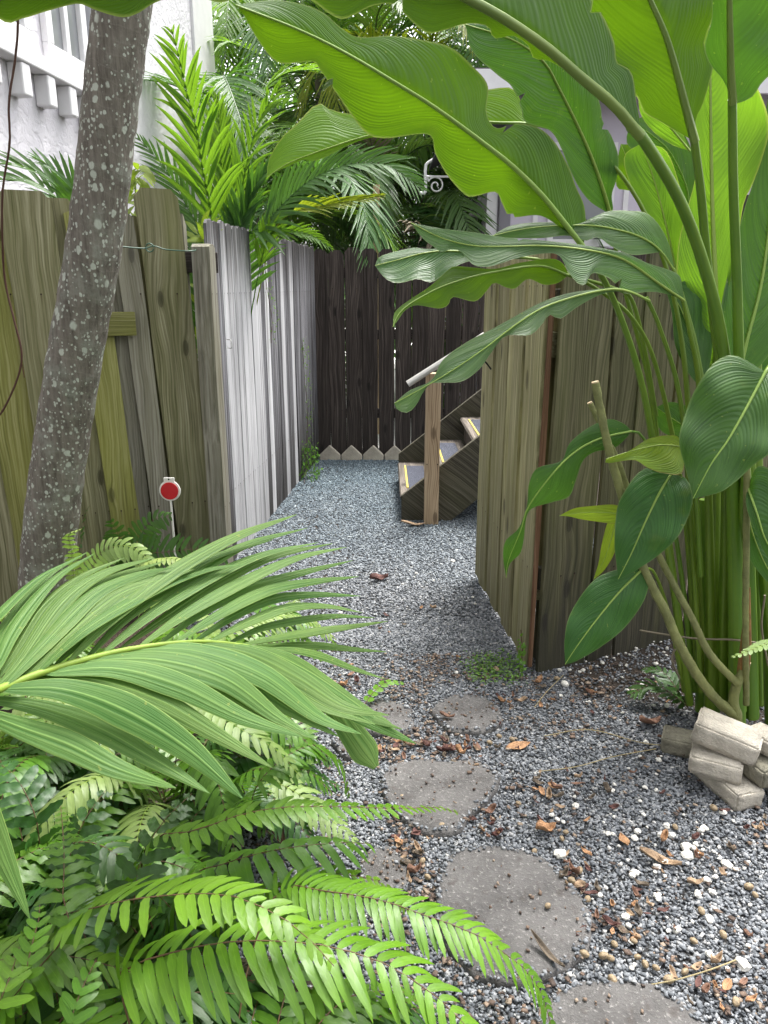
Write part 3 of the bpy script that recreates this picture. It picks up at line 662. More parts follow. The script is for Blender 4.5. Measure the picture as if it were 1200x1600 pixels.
fern('A', -1.0, 1.0, 'dark fern at the left edge of the picture, lowest in the frame')
fern('B', -.62, .95, 'fern whose broad bright frond arches over the bottom left')
fern('C', -.22, .90, 'fern with a long brown stalked frond reaching the bottom centre')
fern('D', -.82, 1.45, 'glossy dark fern with wavy leaflets below the big palm leaflets')
fern('E', -.42, 1.30, 'fern sending a bright frond over the broad angular stepping stone')
fern('F', -1.15, 1.9, 'fern mostly hidden behind the left half of the big palm frond')
fern('G', -.60, 1.85, 'pale green fern seen just beneath the big palm frond')
fern('H', -.28, 1.80, 'fern with curled drooping fronds beside the hidden small stepping stone')
fern('I', -.62, 2.75, 'fern at the gravel edge behind the tips of the big palm frond')
fern('K', -1.22, 2.75, 'pale small fern at the foot of the leaning palm trunk')
fern('L', -.98, 3.42, 'dark blue green fern beneath the red reflector')
def T_(key, px, mat, root=True, **k):
    pts = [Z(x, y, z) for x, y, z in px]
    k.setdefault('start', .25 if root else .04)
    return frond(key, rootto(key, pts) if root else pts, mat, **k)
# traced fronds (picture position, height)
T_('B', [(70, 1455, .40), (150, 1418, .50), (250, 1400, .56), (350, 1398, .59), (415, 1420, .59), (470, 1455, .57), (522, 1510, .53)], FERNB, L=.09, W=.0185, sp=1.15, droop=.25, start=.30)
T_('C', [(187, 1530, .42), (250, 1495, .46), (320, 1477, .49), (390, 1470, .505), (460, 1472, .51), (525, 1481, .505), (600, 1505, .49), (648, 1533, .47), (700, 1573, .45), (760, 1640, .40)], FERNB, L=.125, W=.0175, sp=1.2, droop=.40, start=.32, ang=R(84), sickle=.18)
T_('C', [(430, 1400, .40), (520, 1395, .43), (600, 1408, .44), (679, 1436, .43), (720, 1449, .42), (754, 1466, .41), (789, 1490, .38), (820, 1514, .35), (844, 1548, .31), (858, 1590, .26), (866, 1625, .22)], FERNB, L=.08, W=.0125, droop=.35, start=.36, ang=R(80))
T_('E', [(230, 1318, .44), (305, 1298, .48), (380, 1272, .51), (440, 1262, .52), (500, 1260, .52), (603, 1263, .49), (655, 1262, .46), (692, 1262, .43), (716, 1270, .41)], FERNB, L=.055, W=.0165, droop=.25, start=.3, prof=lambda t: 1.0 if t < .6 else max(.12, 1 - (t - .6) * 2.1))
T_('E', [(290, 1375, .34), (350, 1350, .38), (400, 1335, .41), (450, 1325, .42), (525, 1317, .41), (580, 1318, .37)], FERN, L=.11, W=.024, droop=.8, start=.3)
T_('E', [(380, 1400, .30), (435, 1387, .34), (500, 1367, .36), (550, 1368, .35), (600, 1382, .32), (640, 1425, .26)], FERNB, n=44, L=.06, W=.014, droop=.5, start=.3)
T_('D', [(90, 1400, .38), (105, 1350, .44), (130, 1285, .50), (165, 1235, .52)], FERND, n=26, L=.10, W=.026, wave=.5, droop=.3, start=.35)
T_('D', [(200, 1430, .34), (215, 1360, .42), (250, 1290, .47), (300, 1240, .49)], FERND, n=28, L=.10, W=.026, wave=.5, droop=.35, start=.35)
T_('D', [(60, 1300, .40), (45, 1250, .46), (20, 1210, .5), (-20, 1180, .5)], FERND, n=26, L=.09, W=.024, wave=.4, start=.35)
T_('A', [(90, 1480, .45), (98, 1400, .50), (100, 1330, .52), (95, 1260, .5)], FERN, n=26, L=.08, W=.02, wave=.3, droop=.5, start=.35)
T_('A', [(20, 1560, .42), (45, 1490, .48), (60, 1440, .5), (62, 1415, .5)], FERNB, n=22, L=.07, W=.016, droop=.1, start=.4)
T_('A', [(90, 1620, .40), (120, 1560, .44), (150, 1500, .46)], FERN, n=22, L=.09, W=.018, droop=.2, start=.4)
T_('A', [(-30, 1600, .42), (10, 1540, .46), (30, 1480, .47)], FERNB, n=22, L=.10, W=.018, droop=.1, start=.4)
T_('G', [(250, 1080, .52), (303, 1092, .54), (379, 1141, .52), (430, 1170, .48), (470, 1215, .42)], FERNP, n=40, L=.085, W=.020, droop=.3, start=.3)
T_('G', [(330, 1105, .46), (400, 1120, .48), (460, 1145, .46), (510, 1190, .40)], FERN, n=34, L=.075, W=.017, droop=.5, start=.3)
T_('H', [(400, 1230, .40), (450, 1180, .44), (500, 1165, .43), (535, 1200, .36), (545, 1245, .28)], FERN, n=40, L=.062, W=.014, droop=.5, start=.3)
T_('H', [(380, 1210, .36), (430, 1200, .40), (480, 1205, .40), (520, 1240, .34)], FERN, n=34, L=.065, W=.015, droop=.5, start=.3)
T_('I', [(350, 990, .40), (420, 965, .42), (480, 965, .38), (525, 1000, .30)], FERNP, n=38, L=.09, W=.016, droop=.6, start=.3)
T_('I', [(420, 960, .34), (450, 950, .33), (470, 925, .28)], FERNP, n=26, L=.07, W=.016, start=.3)
T_('I', [(380, 940, .3), (440, 955, .33), (500, 985, .28), (530, 1010, .2)], FERN, n=34, L=.07, W=.014, start=.3)
def T2(key, px, mat, **k):
    k.setdefault('start', .2); return frond(key, rootto(key, [P(*a) for a in px]), mat, **k)
T2('L', [(215, 880, 3.45), (215, 850, 3.42), (235, 815, 3.4), (268, 805, 3.36)], FERND, L=.12, W=.026, up=Vector((0, -1, .5)))
T2('L', [(190, 890, 3.4), (220, 868, 3.36), (265, 862, 3.32), (310, 858, 3.28), (352, 866, 3.24)], FERND, L=.17, W=.026, start=.12, prof=lambda t: 1.1 - .75 * t, droop=.05, up=Vector((0, -1, .35)))
T2('L', [(200, 885, 3.45), (190, 850, 3.42), (180, 825, 3.4), (172, 812, 3.38)], FERND, L=.12, W=.024, up=Vector((0, -1, .5)))
T2('K', [(115, 900, 2.78), (112, 862, 2.75), (108, 835, 2.72), (128, 826, 2.68)], FERNP, L=.05, W=.018)
T2('K', [(140, 900, 2.75), (160, 862, 2.72), (195, 852, 2.68), (225, 868, 2.64), (240, 890, 2.6)], FERNP, L=.085, W=.022, up=Vector((0, -1, .8)))
T2('K', [(170, 930, 2.7), (215, 885, 2.66), (265, 872, 2.6), (320, 888, 2.55)], FERNP, L=.07, W=.018)
T2('L', [(130, 880, 3.2), (128, 840, 3.2), (132, 805, 3.2), (140, 790, 3.2)], FERND, L=.05, W=.02)
# the rest of each fern: fronds arching out of the crown
def fill(key, nf, Ln, mats, hgt=.45, az=(0, 360), PL=.092, PW=.018):
    c = Vector(FE[key].location)
    for i in range(nf):
        a = R(random.uniform(*az)); l = Ln * random.uniform(.7, 1.1); h = hgt * random.uniform(.7, 1.1); d = Vector((math.cos(a), math.sin(a), 0)); s = Vector((-d.y, d.x, 0)) * random.uniform(-.12, .12)
        pts = [c, c + d * l * .12 + Vector((0, 0, h * .45)), c + d * l * .35 + s * .3 + Vector((0, 0, h * .85)), c + d * l * .65 + s * .8 + Vector((0, 0, h * .95)), c + d * l + s * 1.6 + Vector((0, 0, h * .62))]
        frond(key, pts, random.choice(mats), n=int(34 * l / .6), L=PL, W=PW, start=.2, wave=random.choice((0, .35, .5)), droop=random.uniform(.25, .6))
fill('A', 10, .60, [FERN, FERND, FERN], .40); fill('B', 10, .60, [FERN, FERND], .38); fill('C', 12, .42, [FERN, FERND], .28, (60, 200)); fill('C', 12, .40, [FERND, FERN, FERND], .22, (-80, 90)); fill('B', 8, .5, [FERND], .24); fill('D', 6, .45, [FERND], .22); fill('G', 8, .45, [FERND, FERN], .22)
fill('D', 11, .60, [FERND, FERND, FERN], .40); fill('E', 9, .50, [FERND, FERN], .30, (90, 290)); fill('F', 12, .60, [FERN, FERNP], .45)
fill('G', 11, .55, [FERN, FERND, FERNP], .36); fill('H', 8, .38, [FERN, FERND], .28, (60, 290)); fill('I', 9, .42, [FERN, FERNP], .30, (60, 330)); fill('K', 8, .45, [FERNP, FERN], .26); fill('L', 4, .4, [FERND], .2)
fill('C', 5, .5, [FERNB, FERN], .30, (-60, 30)); fill('F', 6, .5, [FERND, FERN], .3)
fill('E', 2, .42, [STRAW], .16); fill('C', 2, .36, [STRAW], .14); fill('G', 2, .45, [STRAW], .2); fill('D', 2, .45, [STRAW], .2)
fern('M', -.88, 1.95, 'dark fern filling the gap under the lowest palm leaflet'); fill('M', 12, .5, [FERND, FERN], .34); fern('N', -.55, 1.45, 'small fern between the glossy dark fern and the bright fronds'); fill('N', 10, .4, [FERND, FERND, FERN], .25)
# little ferns right
fern('R', 1.02, 2.62, 'small dark fern on bare soil at the foot of the tall stalks')
T_('R', [(1075, 1105, .03), (1050, 1085, .07), (1020, 1070, .09), (985, 1085, .06)], FERND, root=False, n=18, L=.075, W=.017, droop=.1, ang=R(70))
T_('R', [(1075, 1105, .03), (1060, 1080, .10), (1035, 1050, .14), (1005, 1045, .13)], FERND, root=False, n=16, L=.06, W=.016, droop=.1, ang=R(70))
fern('S', 1.55, 2.2, 'bright little fern sprig poking in from the right edge above the bricks')
T_('S', [(1260, 990, .45), (1215, 1000, .47), (1175, 1015, .47), (1143, 1027, .46)], FERNP, n=26, L=.055, W=.018, droop=.1, start=.55, ang=R(62))
fern('Q', -.07, 2.44, 'tiny bright green fern sprout beside the half hidden stepping stone')
T_('Q', [(570, 1100, .03), (585, 1080, .06), (605, 1066, .08), (632, 1068, .07)], FERNB, root=False, n=9, L=.03, W=.022, droop=.1)

# big palm frond in the foreground -----------------------------------
def Q7(x, y, Y): return P(x / 1.846, 800 + y / 1.846, Y)
rp = [Q7(-120, 560, .98), Q7(0, 510, 1.05), Q7(100, 470, 1.10), Q7(210, 435, 1.16), Q7(350, 400, 1.23), Q7(500, 378, 1.30), Q7(620, 375, 1.36), Q7(760, 395, 1.42), Q7(860, 430, 1.45)]
g = Vector((-1.35, .75, 0))
YP = empty('young_palm', g, 'young palm whose big pleated frond fans across the left foreground', 'palm')
mb = MB(); mb.tube([g, g + Vector((.1, .02, .5)), rp[0] + Vector((-.25, -.05, -.1))] + rp, lambda t: .016 - .0135 * t, 8, seg=60); fr_ = mb.build('rachis', RACHG, YP, smooth=True, loc=g)
def ribbon(mb, pts, w, nrm, n=26, m=6, fold=.12, pleat=.0011, jag=0., peak=.42, tw=0.):
    pp = cr(pts, n); k = len(pp); rows = []; uvs = []
    for i, p in enumerate(pp):
        t = i / (k - 1); T = (pp[min(i + 1, k - 1)] - pp[max(i - 1, 0)]).normalized()
        S = T.cross(nrm).normalized(); U = S.cross(T).normalized()
        if tw: S = Matrix.Rotation(tw * t, 3, T) @ S; U = S.cross(T).normalized()
        e = (t / peak) ** .6 if t < peak else (1 - ((t - peak) / (1 - peak)) ** 1.7)
        ww = w * (.07 + .93 * max(0, e)) * .5
        if jag and t > .97: ww = w * .12
        if not jag and t == 1: ww = .0006
        row = []; uv = []
        for j in range(m + 1):
            c = j / m * 2 - 1
            q = p + S * ww * c + U * (-fold * ww * abs(c) + pleat * (1 if j % 2 else -1) * min(1, ww / (w * .3)))
            row.append(q); uv.append(((c + 1) / 2, t * 1.0))
        rows.append(row); uvs.append(uv)
    mb.grid(rows, uvs)
NU = Vector((.15, -.55, .8)).normalized()
U_ = [ # upper leaflets: points and widths
 ([(-110, 470, 1.0), (-60, 360, 1.1), (0, 290, 1.2), (110, 190, 1.3), (230, 128, 1.38)], .034), ([(-60, 530, 1.02), (-10, 440, 1.1), (50, 320, 1.2), (160, 190, 1.32), (272, 120, 1.4)], .040),
 ([(-20, 515, 1.04), (60, 430, 1.12), (180, 260, 1.25), (300, 175, 1.35), (445, 132, 1.42)], .046), ([(10, 505, 1.05), (120, 390, 1.14), (270, 240, 1.28), (400, 180, 1.36), (500, 160, 1.4)], .050),
 ([(60, 488, 1.08), (190, 360, 1.18), (340, 240, 1.3), (480, 190, 1.38), (560, 165, 1.42)], .05), ([(100, 470, 1.10), (260, 330, 1.2), (450, 220, 1.35), (600, 165, 1.45), (720, 150, 1.5)], .040),
 ([(190, 438, 1.15), (330, 300, 1.25), (500, 170, 1.4), (680, 70, 1.52), (856, 7, 1.62)], .050), ([(290, 412, 1.20), (440, 290, 1.32), (600, 190, 1.45), (760, 120, 1.55), (918, 88, 1.62)], .046),
 ([(395, 392, 1.25), (540, 290, 1.36), (700, 200, 1.48), (860, 130, 1.58), (1000, 101, 1.65)], .044), ([(500, 378, 1.30), (640, 290, 1.4), (770, 225, 1.5), (900, 200, 1.58), (1035, 186, 1.64)], .042),
 ([(600, 375, 1.35), (720, 315, 1.44), (830, 275, 1.52), (940, 270, 1.58), (1045, 290, 1.6)], .040), ([(690, 384, 1.39), (800, 362, 1.46), (900, 345, 1.53), (1010, 330, 1.58), (1118, 315, 1.62)], .032),
 ([(760, 394, 1.42), (850, 398, 1.46), (930, 415, 1.5), (1020, 450, 1.52), (1112, 482, 1.53)], .034)]
Lw = [
 ([(700, 385, 1.39), (820, 420, 1.42), (930, 490, 1.43), (1040, 560, 1.42), (1130, 610, 1.40)], .052), ([(620, 378, 1.36), (740, 410, 1.39), (880, 490, 1.4), (1060, 600, 1.38), (1200, 668, 1.36)], .060),
 ([(560, 378, 1.33), (720, 410, 1.37), (860, 480, 1.38), (990, 560, 1.36), (1122, 586, 1.34)], .058), ([(370, 396, 1.24), (560, 400, 1.30), (760, 470, 1.32), (920, 590, 1.30), (1042, 640, 1.28)], .066),
 ([(230, 430, 1.17), (450, 425, 1.24), (650, 480, 1.27), (800, 590, 1.26), (912, 656, 1.24)], .064), ([(120, 466, 1.11), (330, 450, 1.18), (520, 500, 1.21), (700, 590, 1.21), (870, 648, 1.2)], .060),
 ([(0, 510, 1.05), (180, 510, 1.08), (360, 570, 1.11), (540, 680, 1.11), (700, 826, 1.07)], .072), ([(-100, 560, 1.0), (60, 620, 1.03), (200, 670, 1.05), (340, 740, 1.05), (508, 796, 1.03)], .056),
 ([(-160, 600, .95), (-80, 780, .93), (-30, 900, .91), (20, 1020, .89), (85, 1152 + 20, .86)], .046)]
def between(A_, k=.5, w=.9):
    out = []
    for (a, wa), (b, wb) in zip(A_, A_[1:]):
        out.append(([tuple(x * (1 - k) + y * k for x, y in zip(p, q)) for p, q in zip(cr([Vector(v) for v in a], 5), cr([Vector(v) for v in b], 5))], (wa + wb) / 2 * w))
    return out
U_ = [(p, w * .86) for p, w in U_]; U_ += [([(x, y + random.uniform(-8, 8), z + .025) for x, y, z in p], w) for p, w in between(U_)]
Lw = [(p, w * .88) for p, w in Lw]; Lw += [([(x, y, z + .02) for x, y, z in p], w) for p, w in between(Lw[1:8], .5, .8)]
for pl, w_ in U_ + Lw:
    mb = MB(); up = (pl, w_) in U_
    ribbon(mb, [Q7(*a) for a in pl], w_ * (.80 if up else .95), NU if up else Vector((-.1, -.55, .85)).normalized(), fold=.10, tw=random.uniform(-.35, .12))
    mb.build('leaflet', PALM, YP, smooth=True, loc=g)
mb = MB(); ribbon(mb, [Q7(*a) for a in [(860, 425, 1.45), (940, 530, 1.45), (1010, 630, 1.42), (1085, 736, 1.38)]], .062, Vector((-.1, -.6, .8)).normalized(), jag=1., peak=.85); mb.build('leaflet', PALM, YP, smooth=True, loc=g)

# ------------------------------------------------------------------ heliconia clump
def leaf(name, mid, L, Rr, mat, parent, dl=.03, dr=.03, n=34, m=6, ruf=.016, rib=.006, ribmat=None, org=None, side=1, lenf=None, tears=()):
    """mid: (x, y, distance) from tip to base; L, Rr: its two margins in the picture; dl, dr: how far each margin lies behind (+) or before (-) the midrib"""
    mm = cr([Vector(a) for a in mid], n)
    e0, e1 = Vector((mm[0].x, mm[0].y, 0)), Vector((mm[-1].x, mm[-1].y, 0))
    ee = [cr([e0] + [Vector((a, b, 0)) for a, b in E] + [e1], n) for E in (L, Rr)]
    ph = random.random() * 20
    wl = sum((P(mm[i].x, mm[i].y, mm[i].z) - P(mm[i + 1].x, mm[i + 1].y, mm[i + 1].z)).length for i in range(n - 1))
    rows = []; uvs = []
    for i in range(n):
        t = i / (n - 1); a = mm[i]; row = []; uv = []
        for j in range(-m, m + 1):
            s = abs(j) / m; E = ee[0] if j < 0 else ee[1]; d = dl if j < 0 else dr
            for ti, ts, td in tears:
                if ti == i and ts * j > 0: s = min(s, td + .02 * abs(j))
            x = a.x + (E[i].x - a.x) * s; y = a.y + (E[i].y - a.y) * s
            wpx = math.hypot(E[i].x - a.x, E[i].y - a.y) / 110
            Y = a.z + d * (s ** 1.4) * min(1.5, wpx) + ruf * s * min(1, wpx) * math.sin(t * 19 + ph + (3 if j < 0 else 0)) + .012 * min(1, wpx) * math.sin(s * math.pi) * side
            row.append(P(x, y, Y)); uv.append((.5 + .5 * j / m, t * wl))
        rows.append(row); uvs.append(uv)
    mb = MB(); mb.grid(rows, uvs); org = org or parent.location
    o = mb.build(name, mat, parent, smooth=True, loc=org)
    if rib:
        mb = MB(); mb.tube([P(a.x, a.y, a.z - rib * .35) for a in mm[::3] + [mm[-1]]], (rib * .22, rib), 6, seg=30, cap=False)
        r = mb.build('midrib', ribmat or RIB, None, smooth=True, loc=org); r.parent = o; r.location = (0, 0, 0)
    return o
HC = empty('heliconia', (1.22, 2.45, 0), 'tall clump of broad banana like leaves filling the right side', 'plant')
def stalk(pts, r, mat=STALK, name='stalk', n=9):
    mb = MB(); mb.tube([P(*p) if not isinstance(p, Vector) else p for p in pts], r, n, seg=len(pts) * 7); return mb.build(name, mat, HC, smooth=True, loc=HC.location)
# 1 the big lower blade, seen from beneath
leaf('leaf', [(368, 8, 1.72), (444, 37, 1.78), (500, 62, 1.84), (556, 92, 1.90), (612, 126, 1.96), (669, 161, 2.02), (717, 195, 2.07), (762, 229, 2.12), (800, 259, 2.16), (845, 303, 2.2), (880, 346, 2.23), (911, 386, 2.26)],
     [(425, 0), (474, 7), (507, 21), (530, 41), (560, 58), (612, 56), (669, 64), (706, 75), (736, 101), (762, 133), (760, 175), (775, 200), (806, 193), (840, 199), (866, 221), (889, 262), (900, 292), (913, 322), (915, 360)],
     [(380, 22), (395, 49), (417, 82), (440, 99), (489, 96), (500, 109), (526, 146), (552, 184), (575, 210), (605, 216), (669, 210), (680, 240), (699, 274), (725, 303), (740, 307), (774, 300), (785, 319), (799, 339), (844, 337), (881, 360)],
     HELI, HC, dl=.10, dr=.02, n=110, rib=.0085, tears=((74, -1, .5), (31, 1, .7), (90, 1, .78)))
stalk([(908, 382, 2.26), (945, 440, 2.3), (975, 510, 2.34), (1000, 590, 2.37), (1018, 680, 2.38), (1050, 900, 2.40), (1078, 1100, 2.42)], (.0085, .014))
# 2 top blade arching overhead
leaf('leaf', [(-70, -50, 1.12), (100, -75, 1.18), (300, -95, 1.26), (480, -90, 1.34), (620, -55, 1.44), (750, 8, 1.55), (806, 41, 1.61), (862, 81, 1.68), (911, 124, 1.74), (960, 165, 1.80), (1000, 213, 1.86)],
     [(0, 30), (35, 29), (65, 20), (100, 10), (125, 6), (150, 16), (190, 27), (215, 21), (245, 3), (290, -8), (345, 4), (370, -6), (430, -16), (485, 0), (511, 19), (534, 30), (556, 22), (582, 9), (612, 6), (627, 17), (646, 36), (669, 52), (695, 47), (729, 37), (762, 41), (772, 60), (802, 56), (825, 71), (834, 91), (860, 96), (900, 122), (960, 170)],
     [(0, -160), (200, -210), (400, -220), (600, -200), (760, -150), (880, -70), (926, 0), (945, 30), (960, 67), (964, 97), (982, 107), (990, 124), (994, 157), (1000, 191)],
     HELIM, HC, dl=.05, dr=.09, n=130, tears=((80, -1, .6), (108, 1, .75)), rib=.013, ribmat=RIBD)
stalk([(985, 196, 1.85), (1010, 225, 1.88), (1060, 310, 2.0), (1095, 400, 2.12), (1122, 500, 2.22), (1137, 600, 2.30), (1146, 740, 2.36), (1150, 950, 2.38), (1152, 1120, 2.4)], lambda t: .0125 + .012 * t)
# 3 bluish blade behind
leaf('leaf', [(727, 38, 2.05), (800, 62, 2.12), (849, 96, 2.2), (874, 139, 2.27), (900, 191, 2.33), (922, 240, 2.38), (941, 292, 2.42), (954, 336, 2.45)],
     [(738, 80), (776, 116), (799, 135), (814, 169), (821, 191), (859, 204), (877, 232), (889, 262), (904, 292), (922, 315), (945, 330)],
     [(800, 20), (860, 30), (910, 80), (937, 161), (941, 187), (956, 214), (966, 244), (964, 277), (956, 304), (958, 326)], HELID, HC, dl=-.05, dr=.05, n=80, tears=((30, -1, .65), (55, 1, .7)), rib=.006, side=-1)
stalk([(953, 330, 2.45), (962, 390, 2.47), (975, 450, 2.48), (1000, 540, 2.5), (1018, 620, 2.5), (1040, 800, 2.5), (1075, 1080, 2.5)], (.006, .012))
# 4 yellow-green blade behind the big one
leaf('leaf', [(417, 277, 2.2), (450, 255, 2.21), (500, 236, 2.22), (575, 212, 2.25), (660, 196, 2.28), (735, 191, 2.3), (780, 192, 2.33), (830, 194, 2.36), (900, 210, 2.4)],
     [(420, 250), (440, 215), (462, 195), (490, 165), (503, 162), (519, 172), (560, 178), (640, 165), (735, 145), (799, 137), (815, 160), (835, 185)],
     [(432, 268), (451, 260), (474, 250), (490, 252), (505, 247), (571, 217), (660, 202), (735, 195), (819, 196)], HELIL, HC, dl=.06, dr=-.02, n=40, rib=.005)
stalk([(890, 208, 2.4), (960, 260, 2.42), (1020, 360, 2.45), (1060, 500, 2.47), (1080, 700, 2.48), (1100, 1080, 2.5)], (.005, .013))
# 5 upper right blade
leaf('leaf', [(960, -150, 1.9), (990, -60, 1.93), (1016, 0, 1.96), (1040, 55, 1.99), (1057, 112, 2.02), (1072, 170, 2.05), (1086, 222, 2.08)],
     [(890, -120), (880, -40), (895, 10), (930, 90), (960, 120), (994, 150), (1005, 175), (1031, 190), (1060, 207), (1080, 218)],
     [(1040, -130), (1100, -60), (1117, 11), (1106, 49), (1101, 71), (1114, 97), (1113, 112), (1099, 161), (1087, 187), (1090, 210)], HELIM, HC, dl=.06, dr=.06, n=44, rib=.011, ribmat=RIBD)
stalk([(1084, 215, 2.08), (1095, 300, 2.14), (1104, 400, 2.22), (1118, 520, 2.3), (1132, 640, 2.35), (1135, 800, 2.38), (1128, 1100, 2.42)], (.010, .022))
leaf('leaf', [(997, 152, 2.2), (1035, 185, 2.21), (1078, 236, 2.22)], [(1025, 156), (1058, 192)], [(1001, 178), (1020, 205), (1050, 226)], HELIL, HC, n=20, rib=.003)
# 7 dark blade at the top right
leaf('leaf', [(1155, -170, 1.75), (1142, -60, 1.82), (1140, 0, 1.86), (1141, 60, 1.9), (1142, 110, 1.94), (1145, 162, 1.98)],
     [(1110, -120), (1112, -20), (1112, 30), (1101, 72), (1110, 101), (1129, 124), (1140, 148)], [(1230, -120), (1260, -20), (1250, 60), (1215, 105), (1190, 130), (1177, 150), (1158, 160)], HELID, HC, dl=.05, dr=.06, n=40, rib=.010, ribmat=RIBD)
stalk([(1144, 155, 1.98), (1146, 300, 2.08), (1151, 430, 2.18), (1156, 600, 2.26), (1165, 760, 2.32), (1172, 950, 2.36), (1175, 1120, 2.38)], (.010, .024))
# 8 tall blade, backlight put into its brighter leaf colour
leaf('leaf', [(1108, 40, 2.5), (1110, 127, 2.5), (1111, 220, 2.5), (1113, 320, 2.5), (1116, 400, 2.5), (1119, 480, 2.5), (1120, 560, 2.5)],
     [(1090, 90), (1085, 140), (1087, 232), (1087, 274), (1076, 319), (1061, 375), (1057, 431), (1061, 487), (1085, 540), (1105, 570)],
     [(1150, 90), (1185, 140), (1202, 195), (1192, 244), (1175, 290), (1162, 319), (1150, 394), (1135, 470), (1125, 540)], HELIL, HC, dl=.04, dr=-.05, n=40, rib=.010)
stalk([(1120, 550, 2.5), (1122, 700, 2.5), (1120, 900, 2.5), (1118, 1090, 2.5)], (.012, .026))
# 9 deep blade on the right edge
leaf('leaf', [(1215, 90, 2.55), (1212, 200, 2.52), (1205, 320, 2.5), (1190, 440, 2.48), (1165, 540, 2.46), (1150, 610, 2.45)],
     [(1200, 150), (1190, 240), (1162, 330), (1145, 400), (1128, 470), (1122, 540), (1135, 590)], [(1260, 180), (1280, 300), (1250, 430), (1210, 540), (1170, 590)], HELID, HC, n=40, rib=.007)
# 10 pale blade
leaf('leaf', [(1000, 225, 2.62), (1015, 260, 2.61), (1030, 310, 2.6), (1045, 370, 2.6), (1058, 430, 2.6)], [(975, 245), (985, 290), (1003, 328), (1025, 350), (1040, 385)], [(1040, 235), (1062, 290), (1070, 330), (1066, 390)], HELIL, HC, dl=.06, dr=-.06, n=28, rib=.004)
leaf('leaf', [(985, 190, 2.68), (1010, 205, 2.68), (1045, 235, 2.68), (1072, 290, 2.68), (1078, 340, 2.68)], [(1020, 180), (1062, 200), (1085, 250), (1085, 310)], [(980, 225), (1010, 250), (1045, 290), (1065, 330)], HELID, HC, n=24, rib=.003)
leaf('leaf', [(970, 225, 2.72), (985, 260, 2.7), (995, 290, 2.7), (1020, 300, 2.7)], [(965, 250), (963, 290), (978, 297)], [(990, 230), (1010, 265)], HELI, HC, n=20, rib=.003)
# 12 mid blade under the pale one
leaf('leaf', [(1040, 450, 2.5), (1060, 475, 2.5), (1076, 515, 2.5), (1090, 565, 2.48), (1100, 605, 2.46)], [(1050, 490), (1055, 540), (1075, 582), (1092, 602)], [(1065, 440), (1100, 440), (1115, 500), (1110, 565)], HELID, HC, dl=-.04, dr=.05, n=28, rib=.004)
leaf('leaf', [(1080, 430, 2.6), (1095, 500, 2.6), (1110, 560, 2.58), (1120, 620, 2.56)], [(1062, 470), (1075, 540), (1100, 600)], [(1120, 440), (1150, 500), (1145, 570)], HELI, HC, n=28, rib=.004)
# 13-17 group reaching left over the gate
leaf('leaf', [(765, 370, 2.2), (800, 361, 2.21), (850, 354, 2.23), (917, 352, 2.26), (960, 358, 2.3), (1000, 370, 2.34), (1030, 390, 2.38), (1054, 424, 2.42)],
     [(800, 352), (850, 347), (900, 350), (925, 340), (950, 330), (980, 329), (1010, 333), (1030, 352), (1045, 380), (1052, 410)],
     [(800, 372), (850, 372), (885, 368), (915, 376), (935, 371), (955, 385), (985, 398), (1010, 397), (1032, 395), (1045, 408)], HELIP, HC, dl=.10, dr=-.05, n=44, rib=.004, side=-1)
leaf('leaf', [(642, 348, 2.02), (690, 372, 2.04), (740, 384, 2.06), (790, 385, 2.08), (850, 384, 2.12), (919, 391, 2.16), (975, 406, 2.22), (1031, 444, 2.3), (1069, 470, 2.36)],
     [(690, 357), (740, 363), (790, 371), (862, 377), (919, 384), (975, 395), (1012, 411), (1057, 427), (1066, 448)],
     [(660, 372), (677, 385), (690, 394), (707, 389), (722, 395), (740, 414), (762, 417), (785, 411), (806, 404), (850, 396), (874, 400), (888, 425), (903, 443), (915, 444), (926, 427), (952, 435), (971, 454), (982, 459), (1020, 456), (1050, 462)],
     HELIP, HC, dl=.08, dr=-.07, n=110, tears=((40, -1, .6), (85, 1, .55)), rib=.0045, side=-1)
leaf('leaf', [(586, 415, 2.10), (622, 406, 2.12), (660, 396, 2.14), (700, 392, 2.16), (760, 396, 2.2), (840, 405, 2.26)],
     [(592, 402), (610, 395), (647, 387), (667, 389), (710, 388), (740, 392), (800, 398)], [(597, 430), (610, 440), (627, 442), (652, 436), (675, 441), (700, 424), (735, 408), (800, 405)], HELIP, HC, dl=.06, dr=-.09, n=40, rib=.004, side=-1)
leaf('leaf', [(614, 511, 1.98), (622, 492, 2.0), (640, 475, 2.02), (685, 450, 2.06), (735, 433, 2.10), (772, 425, 2.13), (812, 418, 2.17), (850, 416, 2.2), (888, 430, 2.26)],
     [(616, 490), (632, 474), (672, 447), (700, 422), (715, 416), (772, 420), (810, 411), (860, 404), (880, 412)],
     [(622, 500), (634, 484), (652, 477), (685, 482), (700, 477), (708, 464), (742, 471), (760, 455), (772, 442), (790, 449), (805, 451), (825, 436), (850, 445), (872, 442)], HELI, HC, dl=.05, dr=.03, n=50, rib=.0035)
leaf('leaf', [(616, 630, 1.92), (650, 612, 1.94), (700, 583, 1.97), (755, 546, 2.01), (805, 508, 2.05), (850, 480, 2.09), (900, 463, 2.13), (940, 454, 2.17), (975, 453, 2.2), (1015, 470, 2.26)],
     [(640, 610), (674, 594), (692, 562), (730, 534), (767, 515), (805, 494), (842, 474), (880, 460), (920, 453), (971, 450)],
     [(621, 640), (636, 645), (651, 632), (668, 602), (692, 598), (722, 596), (749, 577), (767, 552), (790, 525), (827, 524), (846, 508), (858, 492), (876, 498), (900, 481), (937, 461), (971, 456)], HELIP, HC, dl=.05, dr=-.06, n=56, rib=.004, side=-1)
